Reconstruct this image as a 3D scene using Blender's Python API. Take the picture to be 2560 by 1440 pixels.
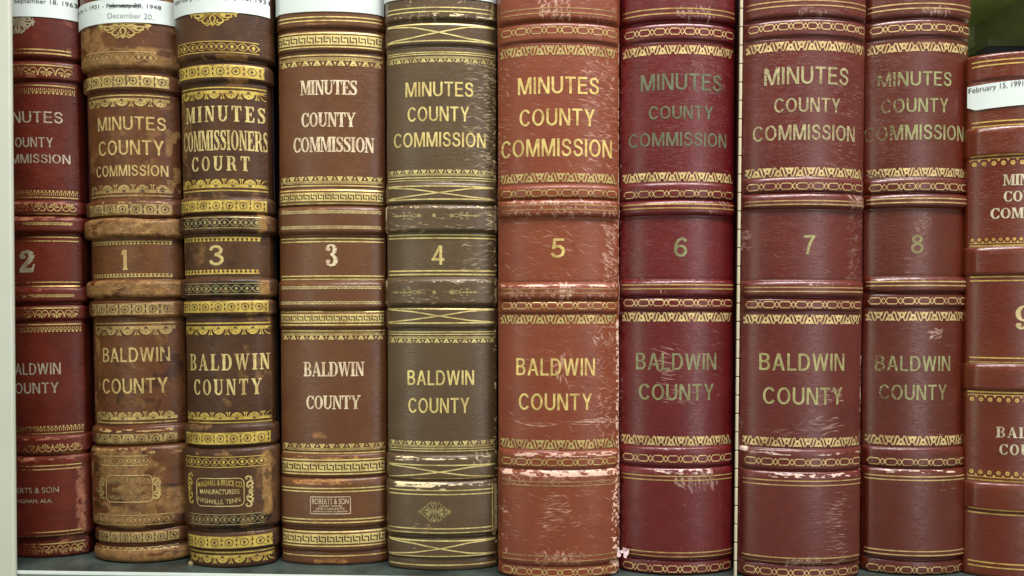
import bpy, math, random
import numpy as np
from mathutils import Vector

for o in list(bpy.data.objects): bpy.data.objects.remove(o)
SC = bpy.context.scene
COL = SC.collection
R = math.radians

# ------------------------------------------------------------------ camera
F = 1900.0                      # focal length in photo pixels
D = 0.57                        # metres from the lens to the plane of the nearest spine
PITCH = R(0.75)
HV = 780.0
SH = (HV - 720 + F * math.tan(PITCH)) / 2560.0
cd = bpy.data.cameras.new('camera'); cam = bpy.data.objects.new('camera', cd); COL.objects.link(cam)
cam.location = (0, -D, 0); cam.rotation_euler = (math.pi/2 - PITCH, 0, 0)
cd.sensor_width = 36; cd.lens = 36 * F / 2560; cd.shift_y = SH; cd.clip_start = 0.01; cd.clip_end = 20
SC.camera = cam

# ------------------------------------------------------------------ light (indoor room light)
w = bpy.data.worlds.new('World'); SC.world = w; w.use_nodes = True
bg = w.node_tree.nodes['Background']; bg.inputs[0].default_value = (1.0, 0.99, 0.79, 1); bg.inputs[1].default_value = 0.34
def area(name, loc, target, sx, sy, power, col):
    l = bpy.data.lights.new(name, 'AREA'); l.shape = 'RECTANGLE'; l.size = sx; l.size_y = sy; l.energy = power; l.color = col
    o = bpy.data.objects.new(name, l); COL.objects.link(o); o.location = loc
    o.rotation_euler = (Vector(target) - Vector(loc)).to_track_quat('-Z', 'Y').to_euler()
area('ceiling_light', (0.3, -0.62, 1.35), (0.05, 0.0, 0.0), 1.4, 0.2, 48, (1.0, 0.94, 0.92))
area('room_light_right', (1.0, -1.5, 0.05), (0.1, 0, 0.02), 0.4, 1.3, 5.5, (1.0, 0.93, 0.94))
area('room_light_left', (-1.1, -1.5, 0.0), (-0.1, 0, 0.0), 0.4, 1.3, 4.0, (1.0, 1.0, 0.85))
SC.view_settings.view_transform = 'Standard'; SC.view_settings.look = 'None'
SC.view_settings.exposure = 0.0; SC.view_settings.gamma = 1.0

# ------------------------------------------------------------------ pixel <-> place
cp, sp_ = math.cos(PITCH), math.sin(PITCH)
def P(u, v, y):
    dx = (u - 1280) / F; dy = (720 - v) / F + SH * 2560 / F
    Y = cp + dy * sp_; Z = dy * cp - sp_
    t = (y + D) / Y
    return dx * t, Z * t
def proj_u(x, y, z):
    f = (y + D) * cp - z * sp_
    return 1280 + F * x / f
def plane_y(v, z):              # depth of the point of horizontal plane z seen at row v
    dy = (720 - v) / F + SH * 2560 / F
    return z * (cp + dy * sp_) / (dy * cp - sp_) - D
ZS = P(1280, 1447, 0)[1]        # shelf top
PX = D / F                      # metres per photo pixel at the front plane

# ------------------------------------------------------------------ materials
def lin(c):
    return tuple((x/255/12.92 if x/255 <= 0.04045 else ((x/255+0.055)/1.055)**2.4) for x in c)
def rgba(c): return (c[0], c[1], c[2], 1)
class NT:
    def __init__(s, name):
        s.m = bpy.data.materials.new(name); s.m.use_nodes = True; s.t = s.m.node_tree; s.n = s.t.nodes
        s.b = s.n['Principled BSDF']; s.out = s.n['Material Output']
        s.tc = s.n.new('ShaderNodeTexCoord')
    def link(s, a, b): s.t.links.new(a, b)
    def val(s, sock, v):
        if hasattr(v, 'is_output') or hasattr(v, 'links'): s.link(v, sock)
        else: sock.default_value = v
    def mapping(s, scale):
        n = s.n.new('ShaderNodeMapping'); n.inputs['Scale'].default_value = scale
        s.link(s.tc.outputs['Object'], n.inputs['Vector']); return n.outputs['Vector']
    def noise(s, scale, detail=3, rough=0.6, vec=None, dist=0):
        n = s.n.new('ShaderNodeTexNoise'); n.inputs['Scale'].default_value = scale; n.inputs['Detail'].default_value = detail
        n.inputs['Roughness'].default_value = rough; n.inputs['Distortion'].default_value = dist
        s.link(vec if vec is not None else s.tc.outputs['Object'], n.inputs['Vector']); return n.outputs['Fac']
    def voro(s, scale, vec=None, feature='DISTANCE_TO_EDGE'):
        n = s.n.new('ShaderNodeTexVoronoi'); n.feature = feature; n.inputs['Scale'].default_value = scale
        s.link(vec if vec is not None else s.tc.outputs['Object'], n.inputs['Vector']); return n.outputs['Distance']
    def ramp(s, fac, a, b, lo=0.0, hi=1.0, smooth=True):
        n = s.n.new('ShaderNodeMapRange'); n.interpolation_type = 'SMOOTHSTEP' if smooth else 'LINEAR'
        s.val(n.inputs['Value'], fac)
        n.inputs['From Min'].default_value = a; n.inputs['From Max'].default_value = b
        n.inputs['To Min'].default_value = lo; n.inputs['To Max'].default_value = hi
        return n.outputs['Result']
    def mix(s, fac, a, b):
        n = s.n.new('ShaderNodeMix'); n.data_type = 'RGBA'
        s.val(n.inputs['Factor'], fac)
        for sock, v in ((n.inputs['A'], a), (n.inputs['B'], b)):
            if isinstance(v, tuple): sock.default_value = rgba(v)
            else: s.link(v, sock)
        # colour sockets are indices 6 and 7
        return n.outputs['Result']
    def mixc(s, fac, a, b):
        n = s.n.new('ShaderNodeMix'); n.data_type = 'RGBA'
        s.val(n.inputs[0], fac)
        for sock, v in ((n.inputs[6], a), (n.inputs[7], b)):
            if isinstance(v, tuple): sock.default_value = rgba(v)
            else: s.link(v, sock)
        return n.outputs[2]
    def math(s, op, a, b=0.0, clamp=False):
        n = s.n.new('ShaderNodeMath'); n.operation = op; n.use_clamp = clamp
        s.val(n.inputs[0], a); s.val(n.inputs[1], b); return n.outputs[0]
    def attr(s, name):
        n = s.n.new('ShaderNodeAttribute'); n.attribute_name = name
        q = s.n.new('ShaderNodeSeparateColor'); s.link(n.outputs['Color'], q.inputs[0]); return [q.outputs[0], q.outputs[1], q.outputs[2], n.outputs['Alpha']]
    def bump(s, h, strength, dist, prev=None):
        n = s.n.new('ShaderNodeBump'); n.inputs['Strength'].default_value = strength; n.inputs['Distance'].default_value = dist
        s.link(h, n.inputs['Height'])
        if prev is not None: s.link(prev, n.inputs['Normal'])
        return n.outputs['Normal']

def leather(name, base, dark, light, pale, tan, rough=0.4, cloth=0.0, spec=0.5, coat=0.0, mott=0.4):
    t = NT(name)
    big = t.noise(14, 4, 0.6); fine = t.noise(900, 3, 0.7); med = t.noise(70, 5, 0.65)
    c = t.mixc(t.ramp(big, 0.35, 0.68), base, light)
    c = t.mixc(t.ramp(med, 0.42, 0.75, 0, mott), c, dark)
    c = t.mixc(t.ramp(fine, 0.45, 0.8, 0, 0.35), c, dark)
    at = t.attr('paint')
    hair = t.noise(1, 5, 0.75, t.mapping((130, 130, 1000)), 1.4)
    c = t.mixc(t.ramp(hair, 0.56, 0.72, 0, 0.22), c, tuple(min(1, x*1.6+.004) for x in light))
    c = t.mixc(t.ramp(hair, 0.44, 0.3, 0, 0.35), c, tuple(x*.55 for x in dark))
    n1 = t.noise(1100, 4, 0.75); n2 = t.noise(190, 7, 0.75)
    # dark stains, then worn patches, then pale scuffs
    fd = t.ramp(t.math('ADD', at[1], t.math('MULTIPLY', t.math('SUBTRACT', n2, 0.5), 0.7)), 0.2, 0.8)
    c = t.mixc(t.math('MULTIPLY', fd, 0.85), c, tuple(x*0.35 for x in dark))
    ft = t.ramp(t.math('ADD', at[2], t.math('MULTIPLY', t.math('SUBTRACT', n2, 0.5), 1.0)), 0.2, 0.95)
    tan2 = t.mixc(t.ramp(n2, 0.38, 0.62), tuple(x*0.6 for x in tan), t.mixc(t.ramp(n1, 0.45, 0.66, 0, .4), tan, pale))
    c = t.mixc(t.math('MULTIPLY', ft, 0.9), c, tan2)
    fp = t.ramp(t.math('ADD', at[0], t.math('MULTIPLY', t.math('SUBTRACT', n1, 0.5), 1.7)), 0.3, 0.85)
    fp = t.math('MULTIPLY', fp, t.ramp(at[0], 0.03, 0.2, 0, 0.92))
    c = t.mixc(fp, c, pale)
    fs = t.ramp(t.math('MULTIPLY', at[3], t.ramp(n1, 0.3, 0.55, 0.55, 1.0)), 0.1, 0.85, 0, 0.95)  # pale hairlines: scratches, and crease glints painted into the colour
    c = t.mixc(fs, c, tuple(0.75*p + 0.25*q for p, q in zip(pale, light)))
    t.link(c, t.b.inputs['Base Color'])
    rr = t.ramp(t.noise(60, 3), 0.3, 0.7, rough-0.06, rough+0.1)
    rr = t.math('ADD', rr, t.math('MULTIPLY', t.math('MAXIMUM', fp, ft), 0.22))
    t.link(rr, t.b.inputs['Roughness'])
    t.b.inputs['Specular IOR Level'].default_value = spec*.45
    t.b.inputs['Coat Weight'].default_value = coat; t.b.inputs['Coat Roughness'].default_value = 0.24
    nb = t.bump(t.noise(1600, 2, 0.6), 0.25, 0.00025)
    nb = t.bump(t.voro(700), 0.18, 0.0003, nb)
    nb = t.bump(t.noise(120, 4, 0.6), 0.22 if coat == 0 else 0.1, 0.0012, nb)
    if cloth > 0:
        nb = t.bump(t.noise(1, 3, 0.7, t.mapping((60, 60, 1600))), cloth, 0.0003, nb)
    nb = t.bump(t.ramp(hair, 0.5, 0.72), 0.45, 0.0004, nb)
    nb = t.bump(t.math('MAXIMUM', at[0], at[3]), 0.4, 0.0003, nb)
    t.link(nb, t.b.inputs['Normal'])
    cn = t.bump(t.ramp(hair, 0.5, 0.72), 0.16, 0.0003, t.bump(t.noise(160, 4, 0.6), 0.08, 0.001)); t.link(t.bump(t.math('MAXIMUM', at[0], at[3]), 0.35, 0.0003, cn), t.b.inputs['Coat Normal'])
    return t.m

def gold(name, col, wear=0.35, half=0.04, edge=0.85, metal=0.35, rough=0.42, col2=None, axis_fade=None, grain=1.0):
    """foil: flakes away where a fine noise falls under the wear level, more so near the joints"""
    t = NT(name)
    sx = t.n.new('ShaderNodeSeparateXYZ'); t.link(t.tc.outputs['Object'], sx.inputs[0])
    ax = t.math('DIVIDE', t.math('ABSOLUTE', sx.outputs[0]), half)
    e = t.ramp(ax, edge, 1.02, 0, 0.45)
    n1 = t.noise(650, 5, 0.75); n2 = t.noise(45, 3, 0.6)
    n3 = t.noise(1, 3, 0.7, t.mapping((250, 250, 1500)))
    k = t.math('ADD', t.math('ADD', t.math('MULTIPLY', n1, 0.5), t.math('MULTIPLY', n2, 0.3)), t.math('MULTIPLY', n3, 0.2))
    k = t.math('SUBTRACT', k, e)
    if axis_fade is not None:
        a0, a1 = axis_fade
        k = t.math('SUBTRACT', k, t.ramp(t.math('DIVIDE', sx.outputs[0], half), a0, a1, 0.13, 0))
    thr = 0.28 + 0.3 * wear
    al = t.ramp(k, thr - 0.05, thr + 0.07)
    al = t.math('MULTIPLY', al, 1.0)
    c = t.mixc(t.ramp(t.noise(300, 3), 0.35, 0.7), col, col2 if col2 else tuple(x*0.72 for x in col))
    c = t.mixc(t.ramp(t.noise(90, 5, .7), 0.42, 0.68, 0, .85), c, (col[0]*.5, col[1]*.4, col[2]*.35))
    t.link(c, t.b.inputs['Base Color'])
    t.b.inputs['Metallic'].default_value = metal; t.b.inputs['Roughness'].default_value = rough
    nb = t.bump(t.noise(900, 3, 0.6), 0.3, 0.0003); t.link(nb, t.b.inputs['Normal'])
    tr = t.n.new('ShaderNodeBsdfTransparent'); mx = t.n.new('ShaderNodeMixShader')
    t.link(al, mx.inputs[0]); t.link(tr.outputs[0], mx.inputs[1]); t.link(t.b.outputs[0], mx.inputs[2])
    t.link(mx.outputs[0], t.out.inputs['Surface'])
    return t.m

def plain(name, col, rough=0.6, var=0.12, scale=60, bump=0.1, metal=0.0, spec=0.5):
    t = NT(name)
    c = t.mixc(t.ramp(t.noise(scale, 5, 0.65), 0.3, 0.75), col, tuple(x*(1-var) for x in col))
    t.link(c, t.b.inputs['Base Color']); t.b.inputs['Roughness'].default_value = rough
    t.b.inputs['Metallic'].default_value = metal; t.b.inputs['Specular IOR Level'].default_value = spec
    t.link(t.bump(t.noise(scale*12, 3, 0.6), bump, 0.0004), t.b.inputs['Normal'])
    return t.m

# ------------------------------------------------------------------ object helpers
def new_obj(name, verts, faces, mats, parent=None, smooth=False, midx=None, props=None):
    me = bpy.data.meshes.new(name); me.from_pydata([tuple(map(float, v)) for v in verts], [], faces)
    for m in mats: me.materials.append(m)
    if midx is not None and len(mats) > 1: me.polygons.foreach_set('material_index', midx)
    if smooth: me.polygons.foreach_set('use_smooth', [True]*len(faces))
    me.update()
    o = bpy.data.objects.new(name, me); COL.objects.link(o)
    if parent: o.parent = parent
    for k, v in (props or {}).items(): o[k] = v
    return o
def box_mesh(x0, x1, y0, y1, z0, z1, b=0.0):
    """box with chamfered edges"""
    if b <= 0:
        v = [(x, y, z) for x in (x0, x1) for y in (y0, y1) for z in (z0, z1)]
        return v, [(0,1,3,2),(4,6,7,5),(0,4,5,1),(2,3,7,6),(0,2,6,4),(1,5,7,3)]
    import bmesh
    bm = bmesh.new()
    vs = [bm.verts.new((x, y, z)) for x in (x0, x1) for y in (y0, y1) for z in (z0, z1)]
    for f in [(0,1,3,2),(4,6,7,5),(0,4,5,1),(2,3,7,6),(0,2,6,4),(1,5,7,3)]: bm.faces.new([vs[i] for i in f])
    bmesh.ops.bevel(bm, geom=bm.edges[:], offset=b, segments=2, profile=0.6, affect='EDGES')
    bmesh.ops.recalc_face_normals(bm, faces=bm.faces[:])
    bm.verts.index_update()
    v = [tuple(q.co) for q in bm.verts]; f = [tuple(q.index for q in p.verts) for p in bm.faces]; bm.free()
    return v, f

# ------------------------------------------------------------------ numpy noise and painting
def vnoise(shape, cr, cc, seed, octs=3):
    rng = np.random.RandomState(abs(int(seed)) % 100000); out = np.zeros(shape); amp = 1.0; tot = 0
    for k in range(octs):
        nr = max(2, int(shape[0]/cr*2**k)+2); nc = max(2, int(shape[1]/cc*2**k)+2)
        g = rng.rand(nr, nc)
        r = np.linspace(0, nr-1.001, shape[0]); c = np.linspace(0, nc-1.001, shape[1])
        r0 = r.astype(int); c0 = c.astype(int); fr = (r-r0)[:, None]; fc = (c-c0)[None, :]
        fr = fr*fr*(3-2*fr); fc = fc*fc*(3-2*fc)
        a = g[np.ix_(r0, c0)]; b = g[np.ix_(r0, c0+1)]; d = g[np.ix_(r0+1, c0)]; e = g[np.ix_(r0+1, c0+1)]
        out += amp*((a*(1-fc)+b*fc)*(1-fr)+(d*(1-fc)+e*fc)*fr); tot += amp; amp *= 0.55
    return out/tot
def sstep(x, a, b):
    t = np.clip((x-a)/(b-a), 0, 1); return t*t*(3-2*t)

NARC = 100; NFL = 8
class Book:
    def __init__(s, label, uL, uR, vb, vt, sag, k, bands, mats, seed, flank=0.012, wob=1.0, ef=None):
        s.seed = seed; s.vb, s.vt = vb, vt
        yk = plane_y(vb, ZS); s.yk = yk
        m = (yk + D) / F; s.m = m
        wpx = (uR[0]-uL[0]+uR[1]-uL[1])/2
        s.S = sag * wpx * m
        ye = yk + s.S
        def ctr(v, t):
            a = P(uL[0]+(uL[1]-uL[0])*t, v, ye); b = P(uR[0]+(uR[1]-uR[0])*t, v, ye)
            return (a[0]+b[0])/2, b[0]-a[0], a[1]
        c0 = ctr(0, 0); c1 = ctr(1400, 1)
        s.W = (c0[1]+c1[1])/2
        slope = (c0[0]-c1[0])/(c0[2]-c1[2]); s.th = math.atan(slope)
        s.x0 = c1[0] + (ZS-c1[2])*slope
        s.root = bpy.data.objects.new('ledger_book', None); COL.objects.link(s.root)
        s.root.location = (s.x0, yk, ZS); s.root.rotation_euler = (0, s.th, 0)
        s.root['label'] = label; s.root['category'] = 'book'; s.root['group'] = 'bound minute books in a row on the shelf'
        s.root.empty_display_size = 0.03
        s.uc = (uL[0]+uR[0]+uL[1]+uR[1])/4
        # cross-section
        xx = np.linspace(-1, 1, 3001); ff = s.S*(1-np.sqrt(1-(k*xx)**2))/(1-math.sqrt(1-k*k))
        X = xx*s.W/2; L = np.concatenate([[0], np.cumsum(np.hypot(np.diff(X), np.diff(ff)))])
        s.half = L[-1]/2
        sa = np.linspace(0, L[-1], NARC); ax = np.interp(sa, L, X); ay = np.interp(sa, L, ff)
        j = np.arange(1, NFL+1)/NFL
        fx = s.W/2 - 0.0016*sstep(j, 0.6, 1.0); fy = s.S + flank*j
        cx = np.concatenate([-fx[::-1], ax, fx]); cy = np.concatenate([fy[::-1], ay, fy])
        cs = np.concatenate([-s.half-flank*j[::-1], sa-s.half, s.half+flank*j])
        tx = np.gradient(cx, cs); ty = np.gradient(cy, cs); nl = np.hypot(tx, ty)
        nx = ty/nl; ny = -tx/nl
        s.cx, s.cy, s.cs, s.nx, s.ny = cx, cy, cs, nx, ny
        s.flank = flank
        # rows
        rows = int((vb - vt)/1.5); s.V = np.linspace(vt, vb, rows)
        s.Z = np.array([s.z(v) for v in s.V])
        nc = len(cs); s.nc = nc
        fade = np.ones(nc); fade[:NFL] = 1-sstep(j[::-1], 0.55, 1.0); fade[-NFL:] = 1-sstep(j, 0.55, 1.0)
        a = np.clip(cs/s.half, -1.05, 1.05); s.a = a
        VV = s.V[:, None] + (vnoise((rows, nc), 60, 40, seed+5, 2)-0.5)*5*wob
        H = np.zeros((rows, nc))
        s.bands = bands
        for (v0, v1, h, e) in bands:
            t0 = np.clip((VV-v0)/(e*(1.6 if ef else 1.3)), 0, 1); t1 = np.clip((v1-VV)/e, 0, 1)
            f = np.sqrt(1-(1-t0)**2)*np.sqrt(1-(1-t1)**2)
            H = np.maximum(H, h*f)
        # shallow creases beside the bands
        for (v0, v1, h, e) in bands:
            for vv in (v0-3, v1+3):
                H -= 0.9*np.exp(-((VV-vv)/3.0)**2)*(H < 2)
        if ef:
            aa = np.abs(cs)/s.half; H *= (1-(1-ef)*sstep(aa, 0.86, 1.0))[None, :]
        H += (vnoise((rows, nc), 90, 50, seed, 3)-0.5)*2.2*wob
        H += (vnoise((rows, nc), 14, 12, seed+1, 2)-0.5)*0.5*wob
        endr = 9.0
        for d in (s.V[:, None]-vt, vb-s.V[:, None]):
            t = np.clip(d/endr, 0, 1); H += -7*(1-np.sqrt(1-(1-t)**2))
        s.H = H*m*fade[None, :]
        s.paint = np.zeros((rows, nc, 4))
        s.mats = mats; s.rows = rows
    def z(s, v):
        return (P(s.uc, v, s.yk)[1]-ZS)/math.cos(s.th)
    # painting ---------------------------------------------------------
    def _rc(s, V, a):
        r = (V - s.vt)/(s.vb - s.vt)*(s.rows-1)
        c = np.interp(a*s.half, s.cs, np.arange(s.nc)); return r, c
    def strokes(s, v0, v1, a0, a1, n, ln=(15, 45), ang=0, std=12, inten=0.8, ch=3, curve=0.3, seed=0, bunch=1):
        rng = np.random.RandomState(s.seed*31+seed+n)
        hp = s.half/s.m
        k = 0
        while k < n:
            cv = rng.uniform(v0, v1); ca = rng.uniform(a0, a1); an = R(rng.normal(ang, std)); cu = rng.normal(0, curve)
            for b in range(bunch):
                L = rng.uniform(*ln); q = np.linspace(-0.5, 0.5, int(L)+4)
                th = an + cu*q*2
                dx = np.cumsum(np.cos(th))*L/len(q); dv = np.cumsum(np.sin(th))*L/len(q)
                dx -= dx.mean(); dv -= dv.mean()
                if bunch > 1:
                    cvv = cv + (b-bunch/2)*rng.uniform(5, 8)*math.cos(an); caa = ca + rng.normal(0, 6)/hp - (b-bunch/2)*6*math.sin(an)/hp
                else: cvv, caa = cv, ca
                r, c = s._rc(cvv+dv, caa+dx/hp)
                w = inten*rng.uniform(0.45, 1.0)*np.sqrt(np.clip(1-(2*q)**2, 0, 1))*(0.78+0.22*np.sin(q*L*0.2+rng.rand()*6))
                r0 = np.floor(r).astype(int); c0 = np.floor(c).astype(int)
                for dr in (0, 1):
                    for dc in (0, 1):
                        rr = np.clip(r0+dr, 0, s.rows-1); cc = np.clip(c0+dc, 0, s.nc-1)
                        wt = w*np.clip(1.25-abs(r-(r0+dr))*1.1, 0, 1)*np.clip(1.15-abs(c-(c0+dc)), 0, 1)
                        np.maximum.at(s.paint[:, :, ch], (rr, cc), np.clip(wt, 0, 1))
                k += 1
    def field(s, v0, v1, a0, a1, inten, ch, cr=20, cc=20, lo=0.45, hi=0.6, soft=8, sa=0.06, seed=0):
        """noisy patch inside a soft-edged window"""
        n = vnoise((s.rows, s.nc), cr, cc, s.seed*17+seed+int(v0), 4)
        m = sstep(s.V, v0-soft, v0+soft)*(1-sstep(s.V, v1-soft, v1+soft))
        q = sstep(s.a, a0-sa, a0+sa)*(1-sstep(s.a, a1-sa, a1+sa))
        f = sstep(n, lo, hi)*m[:, None]*q[None, :]*inten
        s.paint[:, :, ch] = np.maximum(s.paint[:, :, ch], f)
    def ridge(s, v, a0=-0.9, a1=0.9, inten=0.8, th=6, ch=0, lo=0.5, hi=0.6, seed=0, cc=6, cr=2.5):
        s.field(v-th/2, v+th/2, a0, a1, inten, ch, cr=cr, cc=cc, lo=lo, hi=hi, soft=2.0, seed=seed+int(v)*3)
    # geometry ---------------------------------------------------------
    def build(s):
        nr, nc = s.rows, s.nc
        G = np.zeros((nr, nc, 3))
        G[:, :, 0] = s.cx[None, :] + s.nx[None, :]*s.H; G[:, :, 1] = s.cy[None, :] + s.ny[None, :]*s.H
        G[:, :, 2] = s.Z[:, None]
        s.G = G
        cuts = [0]
        segs = []
        bs = sorted(s.bands)
        last = s.vt; lst = []
        for (v0, v1, h, e) in bs:
            if v0 > last+6: lst.append((last, v0, 'spine_panel'))
            lst.append((max(v0, s.vt), min(v1, s.vb), 'raised_band' if (v1-v0) < 120 else 'raised_panel')); last = v1
        if last < s.vb-6: lst.append((last, s.vb, 'spine_panel'))
        prev = 0
        for i, (v0, v1, nm) in enumerate(lst):
            r1 = nr-1 if i == len(lst)-1 else int(round((v1-s.vt)/(s.vb-s.vt)*(nr-1)))
            if r1 <= prev: continue
            sub = G[prev:r1+1].reshape(-1, 3); n = r1-prev+1
            idx = np.arange(n*nc).reshape(n, nc)
            q = np.stack([idx[:-1, :-1], idx[1:, :-1], idx[1:, 1:], idx[:-1, 1:]], -1).reshape(-1, 4)
            me = bpy.data.meshes.new(nm); me.vertices.add(len(sub)); me.vertices.foreach_set('co', sub.astype(np.float32).ravel())
            me.loops.add(q.size); me.loops.foreach_set('vertex_index', q.astype(np.int32).ravel())
            me.polygons.add(len(q)); me.polygons.foreach_set('loop_start', np.arange(0, q.size, 4, dtype=np.int32))
            me.polygons.foreach_set('use_smooth', np.ones(len(q), bool))
            at = me.attributes.new('paint', 'FLOAT_COLOR', 'POINT')
            pc = s.paint[prev:r1+1].reshape(-1, 4).astype(np.float32)
            at.data.foreach_set('color', pc.ravel())
            me.materials.append(s.mats['leather']); me.update(); me.validate()
            o = bpy.data.objects.new(nm, me); COL.objects.link(o); o.parent = s.root
            prev = r1
        # boards and pages
        y0 = s.S + s.flank + 0.0012; y1 = y0 + 0.26; zt = s.Z[0]; x = s.W/2 - 0.0006
        for sg, nm in ((-1, 'front_cover'), (1, 'back_cover')):
            a, b = sorted((sg*x, sg*(x-0.0045)))
            v, f = box_mesh(a, b, y0, y1, 0.0, zt-0.001, 0.0009)
            new_obj(nm, v, f, [s.mats['board']], s.root)
        v, f = box_mesh(-x+0.0052, x-0.0052, s.S*0.75+0.012, y1-0.006, 0.004, zt-0.006, 0)
        new_obj('page_block', v, f, [M_PAGE], s.root)
    def surf(s, S_, Z_, off):
        S_ = np.asarray(S_, float); Z_ = np.asarray(Z_, float)
        c = np.clip(np.interp(S_, s.cs, np.arange(s.nc)), 0, s.nc-1.001)
        r = np.clip(np.interp(-Z_, -s.Z, np.arange(s.rows)), 0, s.rows-1.001)
        r0 = r.astype(int); c0 = c.astype(int); fr = (r-r0)[:, None]; fc = (c-c0)[:, None]
        G = s.G
        p = (G[r0, c0]*(1-fc)+G[r0, c0+1]*fc)*(1-fr)+(G[r0+1, c0]*(1-fc)+G[r0+1, c0+1]*fc)*fr
        p[:, 2] = Z_
        f1 = fc[:, 0]
        p[:, 0] += (s.nx[c0]*(1-f1)+s.nx[c0+1]*f1)*off; p[:, 1] += (s.ny[c0]*(1-f1)+s.ny[c0+1]*f1)*off
        return p
    def u2s(s, u, V):
        zl = s.z(V); wx = s.x0 + s.cx*math.cos(s.th) + zl*math.sin(s.th); wz = ZS + zl
        uu = proj_u(wx, s.cy+s.yk, wz)
        i0, i1 = NFL, s.nc-NFL
        q = np.maximum.accumulate(uu[i0:i1])
        q = q + np.arange(len(q))*1e-6
        return float(np.interp(u, q, s.cs[i0:i1]))

# ------------------------------------------------------------------ tooling (foil shapes laid on the spine)
class Foil:
    OFF = 0.0002
    def __init__(s, book): s.b = book; s.S = []; s.Z = []; s.O = []; s.F = []; s.M = []; s.n = 0
    def poly(s, pts, mat=0, lay=0):
        if len(pts) == 4 and lay == 0:
            (a, z), (c, z_), (d, z2), (e, z3) = pts
            if abs(a-e) < 1e-9 and abs(c-d) < 1e-9 and abs(z-z_) < 1e-9 and abs(z2-z3) < 1e-9 and abs(z2-z) > 0.002:
                n = max(2, int(abs(z2-z)/0.0005)); m = max(1, int(abs(c-a)/0.0018))
                for j in range(n):
                    for i in range(m):
                        s.F.append(tuple(len(s.S)+q for q in range(4))); s.M.append(mat)
                        for (p, q) in ((i, j), (i+1, j), (i+1, j+1), (i, j+1)):
                            s.S.append(a+(c-a)*p/m); s.Z.append(z+(z2-z)*q/n); s.O.append(s.OFF)
                return
        i = len(s.S)
        for (a, z) in pts:
            s.S.append(a); s.Z.append(z); s.O.append(s.OFF + lay*0.00006 + (s.n % 5)*0.000006)
        s.F.append(tuple(range(i, i+len(pts)))); s.M.append(mat); s.n += 1
    def stroke(s, pts, w, mat=0, lay=0, step=None, taper=False):
        """pts in metres; w width or list of widths"""
        P2 = [np.array(p, float) for p in pts]
        W = list(w) if hasattr(w, '__len__') else [w]*len(P2)
        if step:
            Q = []; WW = []
            for i in range(len(P2)-1):
                n = max(1, int(np.hypot(*(P2[i+1]-P2[i]))/step))
                for k in range(n): Q.append(P2[i]+(P2[i+1]-P2[i])*k/n); WW.append(W[i]+(W[i+1]-W[i])*k/n)
            Q.append(P2[-1]); WW.append(W[-1]); P2, W = Q, WW
        n = len(P2)
        if n < 2: return
        i0 = len(s.S)
        for i in range(n):
            d = P2[min(i+1, n-1)]-P2[max(i-1, 0)]; l = np.hypot(*d)
            if l < 1e-9: d = np.array([1., 0.]); l = 1
            nn = np.array([-d[1], d[0]])/l*W[i]/2
            for q in (P2[i]+nn, P2[i]-nn):
                s.S.append(q[0]); s.Z.append(q[1]); s.O.append(s.OFF + lay*0.00006 + (s.n % 5)*0.000006)
        for i in range(n-1):
            k = i0+2*i; s.F.append((k, k+1, k+3, k+2)); s.M.append(mat)
        s.n += 1
    def finish(s, name, mats, extra=None, parent=None):
        if not s.F: return None
        p = s.b.surf(s.S, s.Z, 0.0)
        # add the per-vertex offset along the section normal
        c = np.clip(np.interp(s.S, s.b.cs, np.arange(s.b.nc)), 0, s.b.nc-1).astype(int)
        O = np.array(s.O); p[:, 0] += s.b.nx[c]*O; p[:, 1] += s.b.ny[c]*O
        # never let a lifted fold of the leather swallow the foil on steep band shoulders
        return new_obj(name, p, s.F, mats, parent or s.b.root, midx=s.M, props=extra)

def crs(pts, wd, k=5):
    n = len(pts); Q = []; W = []
    P_ = [np.array(p, float) for p in pts]
    for i in range(n-1):
        a, b_, c, d = P_[max(i-1, 0)], P_[i], P_[i+1], P_[min(i+2, n-1)]
        for j in range(k):
            t = j/k; Q.append(.5*((2*b_)+(-a+c)*t+(2*a-5*b_+4*c-d)*t*t+(-a+3*b_-3*c+d)*t**3)); W.append(wd[i]+(wd[i+1]-wd[i])*t)
    Q.append(P_[-1]); W.append(wd[-1]); return Q, W
def ell(cx, cy, rx, ry, n=12, a0=0, a1=360):
    return [(cx+rx*math.cos(R(a0+(a1-a0)*i/n)), cy+ry*math.sin(R(a0+(a1-a0)*i/n))) for i in range(n + (0 if a1-a0 == 360 else 1))]
def ring(cx, cy, rx, ry, n=14, a0=0, a1=360):
    return [(cx+rx*math.cos(R(a0+(a1-a0)*i/n)), cy+ry*math.sin(R(a0+(a1-a0)*i/n))) for i in range(n+1)]
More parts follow.
